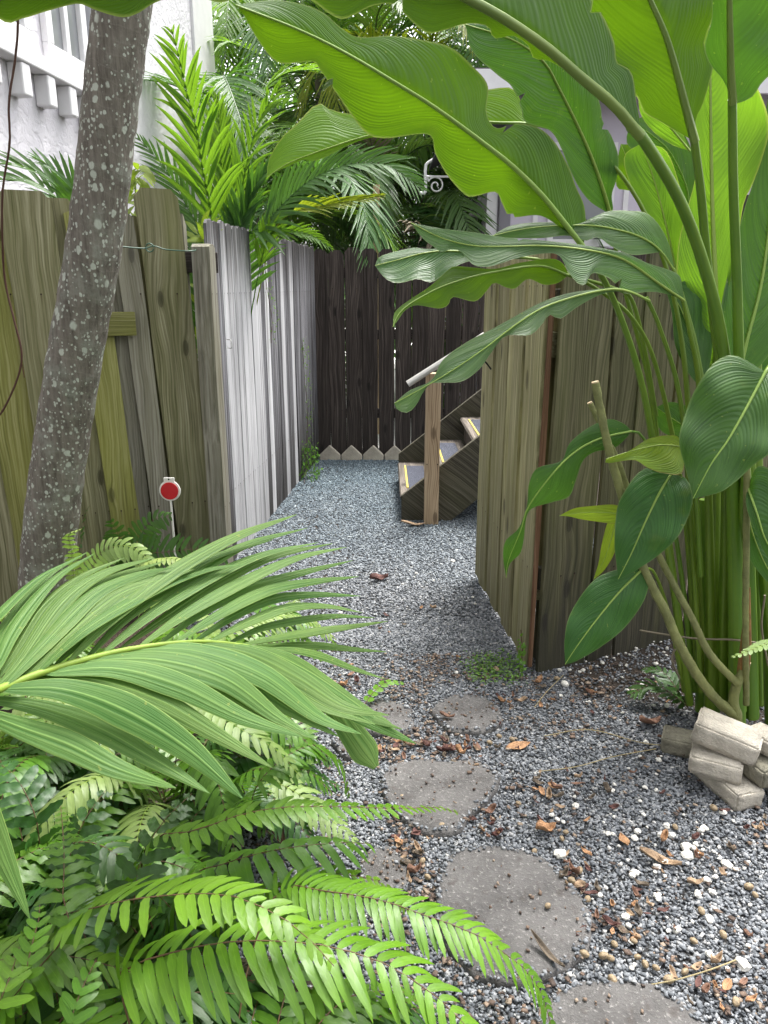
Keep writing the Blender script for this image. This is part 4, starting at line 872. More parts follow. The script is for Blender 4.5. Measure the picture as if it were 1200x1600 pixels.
stalk([(1010, 465, 2.26), (1030, 510, 2.3), (1060, 610, 2.36), (1075, 750, 2.4), (1095, 1080, 2.42)], (.006, .012)); stalk([(1052, 420, 2.42), (1068, 470, 2.42), (1090, 560, 2.42), (1105, 700, 2.42), (1112, 1080, 2.42)], (.006, .02))
stalk([(1066, 466, 2.36), (1078, 520, 2.38), (1092, 600, 2.4), (1100, 760, 2.4)], (.006, .012)); stalk([(885, 428, 2.26), (930, 450, 2.34), (990, 500, 2.42), (1030, 590, 2.46), (1070, 800, 2.5), (1090, 1080, 2.5)], (.005, .012))
stalk([(838, 404, 2.26), (900, 432, 2.36), (958, 450, 2.42), (988, 470, 2.46), (1010, 560, 2.48), (1025, 650, 2.5)], (.004, .008))
# 18.. the low leaves
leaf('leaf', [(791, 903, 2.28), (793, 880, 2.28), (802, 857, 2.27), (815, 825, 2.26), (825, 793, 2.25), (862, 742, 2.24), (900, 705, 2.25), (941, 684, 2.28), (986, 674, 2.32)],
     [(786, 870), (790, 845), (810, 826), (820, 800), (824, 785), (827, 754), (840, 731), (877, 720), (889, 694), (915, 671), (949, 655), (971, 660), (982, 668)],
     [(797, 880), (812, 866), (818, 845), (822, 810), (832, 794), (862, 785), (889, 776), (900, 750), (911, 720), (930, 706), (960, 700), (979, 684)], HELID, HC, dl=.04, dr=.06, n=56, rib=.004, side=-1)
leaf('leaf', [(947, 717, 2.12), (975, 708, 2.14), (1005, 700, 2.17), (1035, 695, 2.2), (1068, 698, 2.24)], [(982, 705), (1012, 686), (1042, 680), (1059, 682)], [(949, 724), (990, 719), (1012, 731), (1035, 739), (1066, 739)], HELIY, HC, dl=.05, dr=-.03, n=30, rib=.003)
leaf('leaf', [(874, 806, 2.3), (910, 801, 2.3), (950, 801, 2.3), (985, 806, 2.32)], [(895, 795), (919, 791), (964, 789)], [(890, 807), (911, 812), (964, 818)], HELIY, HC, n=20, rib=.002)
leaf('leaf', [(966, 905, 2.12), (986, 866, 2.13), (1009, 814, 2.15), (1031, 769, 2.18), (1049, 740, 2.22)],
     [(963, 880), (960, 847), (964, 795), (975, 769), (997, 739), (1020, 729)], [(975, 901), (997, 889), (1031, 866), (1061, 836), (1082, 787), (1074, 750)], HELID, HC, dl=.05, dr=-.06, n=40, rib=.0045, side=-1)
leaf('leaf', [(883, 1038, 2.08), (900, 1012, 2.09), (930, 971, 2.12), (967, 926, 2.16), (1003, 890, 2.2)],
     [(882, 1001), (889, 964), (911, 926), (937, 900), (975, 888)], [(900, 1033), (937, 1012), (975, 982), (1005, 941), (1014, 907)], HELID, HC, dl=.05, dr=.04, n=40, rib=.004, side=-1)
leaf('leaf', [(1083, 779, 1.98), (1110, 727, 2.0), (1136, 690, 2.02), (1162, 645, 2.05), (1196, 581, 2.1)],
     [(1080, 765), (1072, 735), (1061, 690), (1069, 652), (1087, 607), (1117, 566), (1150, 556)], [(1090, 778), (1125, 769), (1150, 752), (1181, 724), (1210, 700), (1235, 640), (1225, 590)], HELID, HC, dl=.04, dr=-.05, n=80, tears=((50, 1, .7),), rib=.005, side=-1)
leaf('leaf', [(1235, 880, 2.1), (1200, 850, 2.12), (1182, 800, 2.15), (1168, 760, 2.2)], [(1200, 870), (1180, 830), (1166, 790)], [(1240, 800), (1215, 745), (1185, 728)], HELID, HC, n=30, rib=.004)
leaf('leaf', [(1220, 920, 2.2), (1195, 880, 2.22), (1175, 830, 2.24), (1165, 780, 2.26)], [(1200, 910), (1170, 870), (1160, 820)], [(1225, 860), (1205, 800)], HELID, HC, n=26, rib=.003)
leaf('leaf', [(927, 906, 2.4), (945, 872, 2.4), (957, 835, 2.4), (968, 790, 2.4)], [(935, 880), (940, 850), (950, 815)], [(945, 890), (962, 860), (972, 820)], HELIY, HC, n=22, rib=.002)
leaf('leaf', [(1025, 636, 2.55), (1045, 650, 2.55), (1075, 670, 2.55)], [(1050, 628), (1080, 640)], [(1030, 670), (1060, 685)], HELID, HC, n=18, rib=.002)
leaf('leaf', [(1225, 470, 2.7), (1190, 560, 2.7), (1150, 640, 2.7)], [(1150, 500), (1130, 570), (1135, 620)], [(1240, 560), (1200, 640)], HELID, HC, n=24, rib=.003)
stalk([(985, 674, 2.32), (1005, 684, 2.34), (1040, 760, 2.4), (1065, 900, 2.44), (1085, 1080, 2.46)], (.004, .011)); stalk([(1048, 742, 2.22), (1062, 720, 2.26), (1085, 760, 2.34), (1095, 900, 2.38)], (.004, .010))
stalk([(1003, 890, 2.2), (1022, 895, 2.26), (1045, 960, 2.36), (1070, 1080, 2.44)], (.004, .010)); stalk([(1196, 582, 2.1), (1215, 570, 2.14), (1225, 700, 2.24), (1220, 1080, 2.4)], (.006, .018))
# thick sheathing stems
for pts, r in (([(1100, 780, 2.52), (1098, 950, 2.52), (1095, 1110, 2.5)], .018), ([(1118, 740, 2.44), (1115, 900, 2.44), (1112, 1120, 2.42)], .024), ([(1142, 680, 2.32), (1148, 850, 2.32), (1150, 1000, 2.33), (1152, 1130, 2.34)], .024),
               ([(1195, 880, 2.45), (1205, 1000, 2.44), (1210, 1130, 2.42)], .028), ([(1135, 860, 2.6), (1132, 1000, 2.6), (1130, 1110, 2.58)], .026), ([(1180, 500, 2.62), (1183, 800, 2.6), (1190, 1110, 2.56)], .022),
               ([(1172, 540, 2.5), (1174, 700, 2.5), (1180, 900, 2.5), (1185, 1100, 2.5)], .014), ([(1168, 698, 2.28), (1160, 800, 2.3), (1158, 900, 2.33), (1160, 1110, 2.36)], .0125)):
    stalk(pts, (r * .85, r * 1.15), n=14)
OCH = simple('brown_sheath', (.20, .10, .03), .5, var=.5, vscale=25); stalk([(1171, 918, 2.2), (1168, 960, 2.2), (1165, 1010, 2.22), (1160, 1060, 2.26)], lambda t: .003 + .016 * math.sin(min(1, t * 1.1) * 1.6), OCH, 'dry_sheath')
for pts in ([(1000, 985, 2.3), (1030, 990, 2.32), (1090, 998, 2.34), (1150, 1000, 2.3), (1205, 1008, 2.25)], [(1195, 930, 2.3), (1190, 980, 2.32), (1200, 1040, 2.34)], [(1060, 1005, 2.4), (1050, 1030, 2.38), (1062, 1060, 2.36)]):
    stalk(pts, .0035, STRAW, 'dry_stem', n=6)

# cut-back shrub -----------------------------------------------------
g = Z(1152, 1150, 0); SB = empty('cut_shrub', g, 'pruned olive green shrub with bare stub ended branches rising behind the bricks', 'shrub')
BARK = simple('olive_bark', (.155, .165, .055), .6, bump=.5, bscale=60, var=.3, vscale=18); CUTW = simple('cut_wood', (.42, .33, .2), .8, var=.3, vscale=60)
def branch(pts, r, cut=True):
    pp = [P(*a) for a in pts]; mb = MB(); mb.tube(pp, r, 12, seg=len(pp) * 6, wob=.22); o = mb.build('branch', BARK, SB, smooth=True, loc=g)
    if cut:
        e = pp[-1]; d = (pp[-1] - pp[-2]).normalized(); rr = r[1] if isinstance(r, tuple) else r
        m2 = MB(); m2.tube([e - d * .001, e + d * .0035], rr * .93, 12, seg=2, wob=.2); c = m2.build('cut_end', CUTW, None, loc=g); c.parent = o; c.location = (0, 0, 0)
branch([(1152, 1150, 2.24), (1150, 1120, 2.24), (1146, 1095, 2.24), (1152, 1068, 2.24), (1160, 1050, 2.24), (1167, 1035, 2.24)], (.021, .0135))
branch([(1150, 1120, 2.24), (1119, 1093, 2.22), (1100, 1070, 2.21), (1081, 1042, 2.2), (1059, 1002, 2.2), (1040, 957, 2.2), (1018, 915, 2.2), (1000, 875, 2.2), (985, 820, 2.2), (969, 765, 2.2), (952, 705, 2.2), (939, 645, 2.2), (930, 598, 2.2)], (.0165, .0115))
branch([(1153, 1068, 2.23), (1131, 1047, 2.22), (1104, 1014, 2.24), (1083, 969, 2.26), (1064, 935, 2.28), (1043, 895, 2.3), (1020, 850, 2.3), (990, 790, 2.3), (965, 720, 2.3), (940, 670, 2.3), (922, 630, 2.3)], (.0125, .0085))
branch([(1166, 1100, 2.26), (1165, 1000, 2.2), (1166, 850, 2.2), (1167, 740, 2.2), (1168, 698, 2.2)], (.010, .0095))

# bricks ---------------------------------------------------------------
BRK = [simple('pale_concrete_brick', (.47, .43, .36), .9, bump=.9, bscale=110, var=.22, vscale=16), simple('mossy_concrete_brick', (.24, .225, .17), .9, bump=.9, bscale=110, var=.35, vscale=16)]
def brick(c, size, yaw, tiltx, tilty, mat, label, chip=0):
    import bmesh
    bm = bmesh.new(); bmesh.ops.create_cube(bm, size=1); bmesh.ops.scale(bm, vec=size, verts=bm.verts)
    bmesh.ops.bevel(bm, geom=bm.edges[:], offset=.006, segments=2, affect='EDGES')
    bmesh.ops.triangulate(bm, faces=bm.faces[:]); bmesh.ops.subdivide_edges(bm, edges=bm.edges[:], cuts=3, use_grid_fill=True)
    for v in bm.verts:
        k = mnoise.noise(v.co * 26 + Vector(c) * 9) * .0055 + mnoise.noise(v.co * 90) * .0022
        v.co += v.co.normalized() * k
        e = (abs(v.co.x) / size[0] + abs(v.co.z) / size[2]) - .86
        if e > 0: v.co *= 1 - e * .28 * abs(mnoise.noise(v.co * 17 + Vector(c)))
    me = bpy.data.meshes.new('brick'); bm.to_mesh(me); bm.free(); me.materials.append(mat)
    me.polygons.foreach_set('use_smooth', [True] * len(me.polygons))
    o = bpy.data.objects.new('brick', me); COL.objects.link(o); o.location = c; o.rotation_euler = (tiltx, tilty, yaw)
    return tag(o, label, 'brick', 'concrete bricks stacked by the shrub')
brick((1.062, 2.045, .032), (.10, .20, .062), R(16), 0, 0, BRK[0], 'lowest front brick of the stack, corner towards the camera')
brick((1.035, 2.245, .032), (.20, .095, .06), R(-24), 0, 0, BRK[1], 'greenish lowest brick sticking out left of the stack')
brick((1.025, 2.060, .094), (.15, .11, .062), R(-26), 0, R(1), BRK[0], 'middle layer brick of the stack, left one, long side facing out')
brick((1.185, 2.035, .094), (.17, .10, .060), R(20), 0, 0, BRK[1], 'middle layer brick at the right end of the stack')
brick((1.062, 2.085, .168), (.19, .115, .070), R(-32), R(2), R(9), BRK[0], 'tilted long brick lying on top of the stack')
brick((1.178, 2.075, .160), (.085, .105, .055), R(34), R(3), R(-2), BRK[0], 'short broken brick on top of the stack, right end')
brick((1.20, 2.13, .032), (.20, .10, .062), R(10), 0, 0, BRK[1], 'shaded lowest brick at the back of the stack')

# ------------------------------------------------------------------ plants behind the left fence
def pfrond(parent, pts, mat, n=34, L=.34, W=.024, name='frond', **k):
    mb = MB(); kk = dict(ang=R(42), droop=.15, seg=5, fold=.3, jit=.05, rad=.006, start=.1, lift=.15, tipang=.5); kk.update(k)
    pinnate(mb, pts, n, L, W, **kk); return mb.build(name, mat, parent, smooth=True, loc=parent.location)
b0 = Vector((-1.05, 4.85, 0)); AP = empty('areca_palm', b0, 'bright green palm with feathery fronds rising behind the broken left fence', 'palm')
def fr(px, mat, up=Vector((0, -.9, .4)), **k): return pfrond(AP, [b0 + Vector((.05, 0, .5))] + [P(*a) for a in px], mat, up=up, **k)
fr([(334, 420, 4.7), (330, 337, 4.65), (317, 267, 4.6), (307, 200, 4.55), (293, 150, 4.5), (280, 90, 4.45), (268, 45, 4.4)], PALMB, n=20, L=.52, W=.034, start=.58, ang=R(42), jit=.13, fold=.5, droop=.25)
fr([(360, 420, 4.9), (372, 330, 4.9), (385, 260, 4.9), (405, 190, 4.88), (440, 130, 4.85)], PALMB, n=19, L=.45, W=.024, start=.62, ang=R(38), jit=.13, fold=.5, droop=.3)
fr([(380, 400, 4.8), (410, 356, 4.7), (462, 300, 4.6), (500, 274, 4.5), (537, 259, 4.45), (582, 255, 4.4), (612, 262, 4.35), (662, 298, 4.3)], PALMM, n=44, L=.40, W=.025, start=.35, ang=R(50), up=Vector((0, -.8, .6)), droop=.25)
fr([(420, 390, 4.9), (455, 335, 4.85), (500, 322, 4.8), (560, 312, 4.75), (600, 305, 4.7)], PALMY, n=16, L=.26, W=.020, start=.72, ang=R(28))
fr([(410, 400, 4.7), (440, 365, 4.6), (480, 365, 4.5), (520, 390, 4.4)], PALMB, n=20, L=.22, W=.018, start=.62, ang=R(35))
fr([(320, 400, 4.9), (290, 320, 4.9), (255, 260, 4.9), (215, 215, 4.9)], PALMM, n=22, L=.36, W=.026, start=.45, ang=R(40), jit=.09)
fr([(350, 420, 5.1), (350, 330, 5.1), (345, 240, 5.1), (340, 150, 5.1)], PALMB, n=22, L=.45, W=.03, start=.66, ang=R(36), jit=.09)
fr([(345, 560, 4.75), (322, 500, 4.7), (312, 440, 4.7), (318, 400, 4.7)], PALMM, n=26, L=.3, W=.035, start=.2, ang=R(45))
fr([(330, 760, 4.6), (325, 690, 4.5), (320, 620, 4.5), (325, 560, 4.5)], PALMM, n=26, L=.3, W=.035, start=.1, ang=R(45))
fr([(370, 400, 4.8), (385, 330, 4.75), (400, 290, 4.7), (430, 250, 4.7)], PALMM, n=20, L=.36, W=.03, start=.66, ang=R(30), jit=.09)
mb = MB()
for dx in (-.04, .06, .16): mb.tube([b0 + Vector((dx, 0, 0)), b0 + Vector((dx * .8 + .03, 0, .9))], (.03, .02), 8, seg=4)
mb.build('stem', simple('green_cane', (.12, .16, .05), .5, var=.3), AP, smooth=True, loc=b0)
b1 = Vector((-2.2, 4.6, 0)); LP = empty('low_palm', b1, 'palm fronds showing just above the far left of the fence', 'palm')
for px in ([(150, 380, 4.4), (100, 300, 4.3), (40, 262, 4.2), (-30, 255, 4.1)], [(150, 380, 4.5), (80, 300, 4.5), (20, 280, 4.5), (-40, 285, 4.4)], [(140, 380, 4.3), (120, 300, 4.2), (85, 265, 4.2), (50, 245, 4.1)], [(130, 380, 4.5), (160, 300, 4.5), (180, 250, 4.4), (140, 200, 4.4)]):
    pfrond(LP, [b1, P(*px[0]) + Vector((0, 0, -.4))] + [P(*a) for a in px], PALMM, n=26, L=.42, W=.03, start=.45, ang=R(35), up=Vector((0, -.6, .8)))
b2 = Vector((-1.7, 4.6, 0)); YS = empty('yellow_shrub', b2, 'yellow green leafy shrub peeping between trunk and fence top', 'shrub')
mb = MB(); ms = MB()
for i in range(46):
    c = P(random.uniform(198, 228), random.uniform(262, 345), 4.5 + random.uniform(-.1, .1)); d = Vector((random.uniform(-1, 1), random.uniform(-1, 1), random.uniform(-.8, .6))).normalized()
    ribbon(mb, [c, c + d * .05, c + d * .11 + Vector((0, 0, -.03))], .035, Vector((random.uniform(-.5, .5), -.6, .6)), n=5, m=2, pleat=0)
ms.tube([b2, P(212, 330, 4.5), P(210, 270, 4.5)], .006, 6); mb.build('foliage', HELIY, YS, smooth=True, loc=b2); ms.build('stem', RACHG, YS, smooth=True, loc=b2)
YS2 = empty('croton', (-.95, 4.35, 0), 'little yellow leaved shrub in the gap beside the side fence', 'shrub'); mb = MB()
for i in range(30):
    c = P(random.uniform(308, 326), random.uniform(350, 385) if i < 18 else random.uniform(400, 860), 4.3 + random.uniform(-.05, .1)); d = Vector((random.uniform(-1, 1), random.uniform(-.5, .5), random.uniform(-.2, 1))).normalized()
    ribbon(mb, [c, c + d * .06, c + d * .12 + Vector((0, 0, -.02))], .03, Vector((random.uniform(-.5, .5), -.8, .4)), n=5, m=2, pleat=0)
mb.build('foliage', HELIY, YS2, smooth=True, loc=YS2.location); ms = MB(); ms.tube([Vector(YS2.location), P(318, 360, 4.35)], .006, 6); ms.build('stem', RACHG, YS2, loc=YS2.location)

# ------------------------------------------------------------------ palms in the background
protos = {}
def proto_frond(mat, Ln, seed, arch):
    random.seed(seed); mb = MB()
    pts = [Vector((0, 0, 0)), Vector((Ln * .25, 0, Ln * .30 * arch)), Vector((Ln * .55, 0, Ln * .40 * arch)), Vector((Ln * .82, 0, Ln * .22 * arch)), Vector((Ln, 0, -Ln * .08))]
    pinnate(mb, pts, 40, Ln * .30, .034, ang=R(52), droop=.35, seg=3, fold=.3, jit=.09, rad=.012, start=.14, lift=.15, tipang=.5)
    me = mb.build('frond', mat, None, smooth=True); d = me.data; bpy.data.objects.remove(me); return d
PF = {k: [proto_frond(m_, 1.9, s_, a_) for s_, a_ in ((1, 1.0), (2, .8), (3, 1.2))] for k, m_ in (('d', PALMD), ('m', PALMM), ('b', PALMB), ('s', STRAW), ('y', PALMY))}
random.seed(11)
TRK = simple('grey_trunk', (.16, .14, .11), .85, bump=.6, bscale=20, var=.3, vscale=8)
def palm(x, y, h, kinds, nf, label, scale=1., group='palms beyond the back fence'):
    e = empty('palm_tree', (x, y, 0), label, 'palm tree', group); top = Vector((random.uniform(-.15, .15), random.uniform(-.15, .15), h))
    mb = MB(); mb.tube([Vector((0, 0, -.02)), top * .5 + Vector((.05, 0, 0)), top], (.075, .045), 10, seg=20); o = mb.build('trunk', TRK, None, smooth=True); o.parent = e
    for i in range(nf):
        k = random.choice(kinds); low = i / nf
        o = bpy.data.objects.new('frond', PF[k][i % 3]); COL.objects.link(o); o.parent = e
        o.location = top + Vector((0, 0, -low * h * .22)); s = scale * random.uniform(.8, 1.15); o.scale = (s, s, s)
        o.rotation_euler = (random.uniform(-.3, .3), R(random.uniform(-50, -5) + low * 75), i * 2.399 + random.uniform(-.3, .3))
    return e
palm(-1.35, 8.6, 2.3, 'mbd', 17, 'palm with mid green fronds just behind the white side fence'); palm(-.35, 9.2, 2.0, 'dms', 17, 'low palm with straw coloured dead fronds behind the back fence', .9)
palm(.75, 9.0, 1.7, 'dmd', 16, 'short dark palm behind the back fence, nearest the handrail', .8)
palm(-.9, 11.0, 4.2, 'bmb', 18, 'tall light green palm left of the centre behind the fences', 1.15); palm(.5, 11.0, 4.4, 'byb', 18, 'tall yellowish palm seen through the gap under the top leaf', 1.15)
palm(-.1, 10.6, 3.2, 'mds', 18, 'middle height palm straight beyond the back fence', 1.05); palm(1.5, 12.5, 3.8, 'mdb', 16, 'palm rising behind the corner of the lilac house', 1.2); palm(-2.2, 12.8, 4.2, 'dmb', 18, 'far palm beside the end of the white house', 1.2)
palm(-.2, 13.5, 5.6, 'bm', 18, 'tallest palm at the very back of the garden', 1.3); palm(.35, 9.9, 2.7, 'dm', 16, 'slim dark palm beside the white scroll bracket', .9)
# straw pole
q = P(588, 330, 8.0); mb = MB(); mb.tube([Vector((q.x, 8, 0)), Vector((q.x, 8, 2.45))], .032, 10, seg=3)
tag(mb.build('bamboo_pole', wood_mat('bamboo', (.2, .15, .08), (.36, .27, .16), (.5, .42, .3), knots=False), smooth=True, loc=(q.x, 8, 0)), 'straight tan pole standing among the palms behind the back fence', 'pole')
# distant hedge: one mass
mb = MB(); random.seed(5)
for i in range(15000):
    x = random.uniform(-7, 8); y = random.uniform(14.5, 16.5); z = random.uniform(0, 5.2 + .9 * mnoise.noise(Vector((x * .6, 0, 0)))); c = Vector((x, y, z))
    if mnoise.noise(Vector((x * .9, z * .9, 3))) < -.28 and z > 2: continue
    d = Vector((random.uniform(-1, 1), random.uniform(-1, 1), random.uniform(-1.2, .5))).normalized(); s = random.uniform(.12, .32)
    sd2 = d.orthogonal().normalized() * s * random.uniform(.12, .3)
    mb.add([c, c + d * s * .5 + sd2, c + d * s + Vector((0, 0, -.05)), c + d * s * .5 - sd2], [(0, 1, 2, 3)], [(.5, 0), (1, .5), (.5, 1), (0, .5)])
tag(struct(mb.build('foliage', PALMM), 'stuff'), 'dense green foliage closing the view behind the palms', 'foliage')

# ------------------------------------------------------------------ houses
STUC, tt_ = newmat('stucco'); n = N(tt_); tc = n('ShaderNodeTexCoord'); p_ = tc.outputs['Object']
sn = n.ramp(n.noise(p_, 9, 5, .6, 1.2), [(.42, 0), (.56, 1)])
n.out(n('ShaderNodeBsdfPrincipled', {'Base Color': n.mix(n.noise(p_, 3, 4), (.62, .60, .64), (.74, .72, .75)), 'Roughness': .8, 'Normal': n.bump(n.math('ADD', sn, n.math('MULTIPLY', n.noise(p_, 60, 3), .3)), .4, .015)}).outputs[0])
TRIM = simple('white_trim', (.74, .73, .74), .5, var=.05); GLASS = simple('window_glass', (.20, .21, .22), .08, spec=.8); LIL = simple('lilac_wall', (.56, .52, .60), .75, bump=.15, var=.06, vscale=3)
ka = .096; aw = math.atan(ka)     # the wall runs along X = -3 + ka*Y
def wh(px, py):
    d = ray(px, py); t = -3 / (d.x - ka * d.y); p = Vector((0, 0, H)) + d * t; return p.y / math.cos(aw), p.z   # distance along wall, height
WHs = empty('white_house', (-3, 0, 0), 'white stucco house with a bracketed window ledge beyond the left fence', 'house', rz=R(90) - aw)
# local x runs along the wall (away from the camera), local -y faces the garden
s1 = wh(342, 300)[0]
def hp(name, mat, parent, boxes, bevel=0):
    mb = MB()
    for b in boxes: mb.box(*b)
    o = mb.build(name, mat, None, bevel=bevel); o.parent = parent; return o
hp('wall', STUC, WHs, [(-4, s1, 0, 4, 0, 6.5)])
u0, zl = wh(0, 78); u1, zl2 = wh(130, 150)
hp('ledge', TRIM, WHs, [(-3, wh(132, 150)[0], -.12, -.001, zl - .05, zl + .05)], .01)
for px in (-30, 18, 57, 90, 120, 150):
    u = wh(px, 120)[0]; hp('corbel', TRIM, WHs, [(u - .055, u + .055, -.11, -.001, zl - .25, zl - .052)], .012)
for xa, xb in ((-60, 28), (72, 118)):
    ua, ub_ = wh(xa, 40)[0], wh(xb, 40)[0]
    wf = hp('window', TRIM, WHs, [(ua - .09, ub_ + .09, -.05, -.001, zl + .052, zl + .20), (ua - .09, ua, -.05, -.001, zl + .2, zl + 1.9), (ub_, ub_ + .09, -.05, -.001, zl + .2, zl + 1.9), ((ua + ub_) / 2 - .03, (ua + ub_) / 2 + .03, -.045, -.001, zl + .2, zl + 1.9)], .006)
    hp('pane', GLASS, wf, [(ua, (ua + ub_) / 2 - .03, -.012, -.0015, zl + .2, zl + 1.9), ((ua + ub_) / 2 + .03, ub_, -.012, -.0015, zl + .2, zl + 1.9)])
u = wh(138, 60)[0]; hp('downpipe', simple('grey_pipe', (.42, .43, .46), .5), WHs, [(u - .05, u + .07, -.09, -.001, 0, 6)], .02)
u = wh(300, 60)[0]; hp('corner_trim', TRIM, WHs, [(u, s1 + .03, -.03, -.001, 0, 6.4)])
hp('roof', simple('grey_roof', (.2, .19, .18), .8), WHs, [(-4.4, s1 + .5, -.5, 4.5, 6.52, 6.7)])
u = wh(215, 280)[0]; hp('porch_roof', TRIM, WHs, [(u, u + 1.6, -.35, -.001, 2.05, 2.15)], .01)
# lilac house behind right
cx = P(763, 330, 8.3).x; LH = empty('lilac_house', (cx, 8.3, 0), 'lilac walled house with white corner trim beyond the back fence', 'house')
hp('wall', LIL, LH, [(0, 6, 0, 6, 0, 3.35)]); hp('corner_trim', TRIM, LH, [(-.02, .085, -.025, -.001, 0, 3.34)])
hp('downpipe', simple('grey_panel', (.22, .21, .24), .6), LH, [(.10, .22, -.06, -.001, 0, 3.3)], .01)
hp('panel_strip', TRIM, LH, [(.45, .50, -.02, -.001, 0, 3.3), (1.35, 1.4, -.02, -.001, 0, 3.3), (2.2, 2.25, -.02, -.001, 0, 3.3)])
hp('fascia', TRIM, LH, [(-.25, 6.3, -.42, -.38, 3.22, 3.42), (-.29, -.25, -.42, 6.3, 3.22, 3.42)]); hp('roof', simple('dark_roof', (.045, .043, .045), .8, bump=.5, bscale=30, var=.3), LH, [(-.249, 6.3, -.379, 6.3, 3.36, 3.44)])
wf = hp('window', TRIM, LH, [(.6, 1.25, -.035, -.001, 1.9, 1.97), (.6, 1.25, -.035, -.001, 2.8, 2.87), (.6, .66, -.034, -.001, 1.97, 2.8), (1.19, 1.25, -.034, -.001, 1.97, 2.8)]); hp('pane', GLASS, wf, [(.66, 1.19, -.012, -.0015, 1.97, 2.8)])
# awning with a scroll bracket
AW = 7.9; a = P(665, 262, AW); b = P(665, 302, AW); c = P(762, 278, AW)
WI = simple('white_iron', (.75, .75, .75), .45); Lc = Vector(LH.location)
mb = MB(); mb.tube([b + Vector((-.06, 0, .005)), b + Vector((-.015, 0, 0)), b + Vector((0, 0, .03)), a, a + Vector((.05, 0, .06)), a + Vector((.35, 0, .22)), a + Vector((.75, 0, .42))], .014, 8, seg=50)
h0 = P(665, 276, AW); mb.tube([h0, Vector((c.x + .3, AW, h0.z))], .011, 8, seg=2); mb.tube([Vector((c.x + .3, AW, h0.z)), Vector((c.x + .3, 8.3, h0.z))], .011, 8, seg=2)
sp = []
for k in range(40):
    an = k / 40 * 4.2 * math.pi / 1.3; rr = .085 * (1 - k / 46); sp.append(P(681, 290, AW) + Vector((-math.cos(an) * rr, 0, math.sin(an) * rr)))
mb.tube([h0 + Vector((.02, 0, 0))] + sp[2:], .008, 6, seg=90)
br = mb.build('bracket', WI, LH, smooth=True, loc=Lc)
mb = MB(); a2 = a + Vector((.06, -.5, .04)); mb.add([a2, a2 + Vector((.9, 0, .48)), a2 + Vector((.9, 1.0, .48)), a2 + Vector((0, 1.0, 0))] + [v + Vector((0, 0, .03)) for v in (a2, a2 + Vector((.9, 0, .48)), a2 + Vector((.9, 1.0, .48)), a2 + Vector((0, 1.0, 0)))],
   [(3, 2, 1, 0), (4, 5, 6, 7), (0, 1, 5, 4), (1, 2, 6, 5), (2, 3, 7, 6), (3, 0, 4, 7)]); mb.build('awning', simple('dark_canvas', (.035, .035, .04), .8), LH, loc=Lc)

# ------------------------------------------------------------------ wires, vine, creeper
VINE = simple('brown_vine', (.07, .03, .018), .6)
vp = [(22, -60, 3.0), (28, 30, 3.05), (24, 90, 3.1), (14, 160, 3.12), (15, 225, 3.15), (4, 300, 3.2), (4, 380, 3.25), (8, 440, 3.3), (22, 500, 3.3), (33, 545, 3.3), (32, 575, 3.3), (20, 610, 3.3), (2, 645, 3.3), (-15, 660, 3.3)]
mb = MB(); mb.tube([P(*a) for a in vp], .0045, 6, seg=80, wob=.3); mb.tube([P(33, 560, 3.3), P(38, 590, 3.3)], .002, 5)
tag(mb.build('hanging_vine', VINE, smooth=True, loc=P(28, 30, 3.05)), 'thin brown vine dangling in front of the far left boards', 'vine')
mb = MB(); mb.tube([P(*a) for a in ((150, 380, 3.60), (188, 385, 3.64), (225, 388, 3.72), (240, 384, 3.74), (260, 390, 3.75), (300, 392, 3.76), (308, 388, 3.9))], .003, 6, seg=30)
q = P(234, 387, 3.7); mb.tube([q + Vector((.018 * math.cos(a_), 0, .018 * math.sin(a_))) for a_ in np.linspace(0, 6.0, 12)], .003, 6, seg=24)
tag(mb.build('garden_wire', simple('green_wire', (.03, .08, .05), .4), smooth=True, loc=P(234, 387, 3.74)), 'green garden wire twisted round the tall left board', 'wire')
random.seed(21)
def creeper(path, nlf, sp_, label, up, sz=.02):
    mb = MB(); ms = MB(); pp = cr(path, 60); ms.tube(path, .002, 5, seg=40, cap=False)
    for i in range(nlf):
        c = random.choice(pp) + Vector((random.uniform(-1, 1) * sp_, random.uniform(-.01, 0), random.uniform(-1, 1) * sp_)) + up * random.uniform(.008, .03); s = sz * random.uniform(.6, 1.2)
        nn = (up + Vector((random.uniform(-.6, .6), random.uniform(-.6, .6), random.uniform(-.6, .6)))).normalized(); x = nn.orthogonal().normalized(); y = nn.cross(x)
        mb.add([c, c + x * s * .5 + y * s * .35, c + x * s, c + x * s * .5 - y * s * .35], [(0, 1, 2, 3)], [(.5, 0), (1, .5), (.5, 1), (0, .5)])
    e = empty('creeper', path[0], label, 'creeper'); mb.build('foliage', FERN, e, loc=path[0]); ms.build('stem', VINE, e, loc=path[0])
nS = Vector((math.sin(angS), -math.cos(angS), 0)); dS = Vector((math.cos(angS), math.sin(angS), 0))
def sw(u, z, o=.02): return C0 + dS * u + nS * o + Vector((0, 0, z))
creeper([sw(2.35, 0), sw(2.3, .2), sw(2.38, .5), sw(2.3, .8), sw(2.25, 1.1)], 240, .03, 'thin creeper climbing the dark end of the side fence', nS); creeper([sw(1.1, 1.7), sw(1.15, 1.5), sw(1.25, 1.3), sw(1.2, 1.15)], 60, .02, 'wisp of creeper hanging on the whitewashed boards', nS)
creeper([sw(2.0, 0, .05), sw(2.2, .12, .04), sw(2.1, .25, .03)], 420, .09, 'leafy clump of creeper at the foot of the side fence', nS, .03)
a = Z(812, 1050, 0); creeper([a + Vector((-.01, -.03, 0)), a + Vector((-.0, -.03, .1)), a + Vector((-.01, -.03, .2))], 40, .015, 'little green sprig at the foot of the gate edge', Vector((0, -1, .3)))
mb = MB()
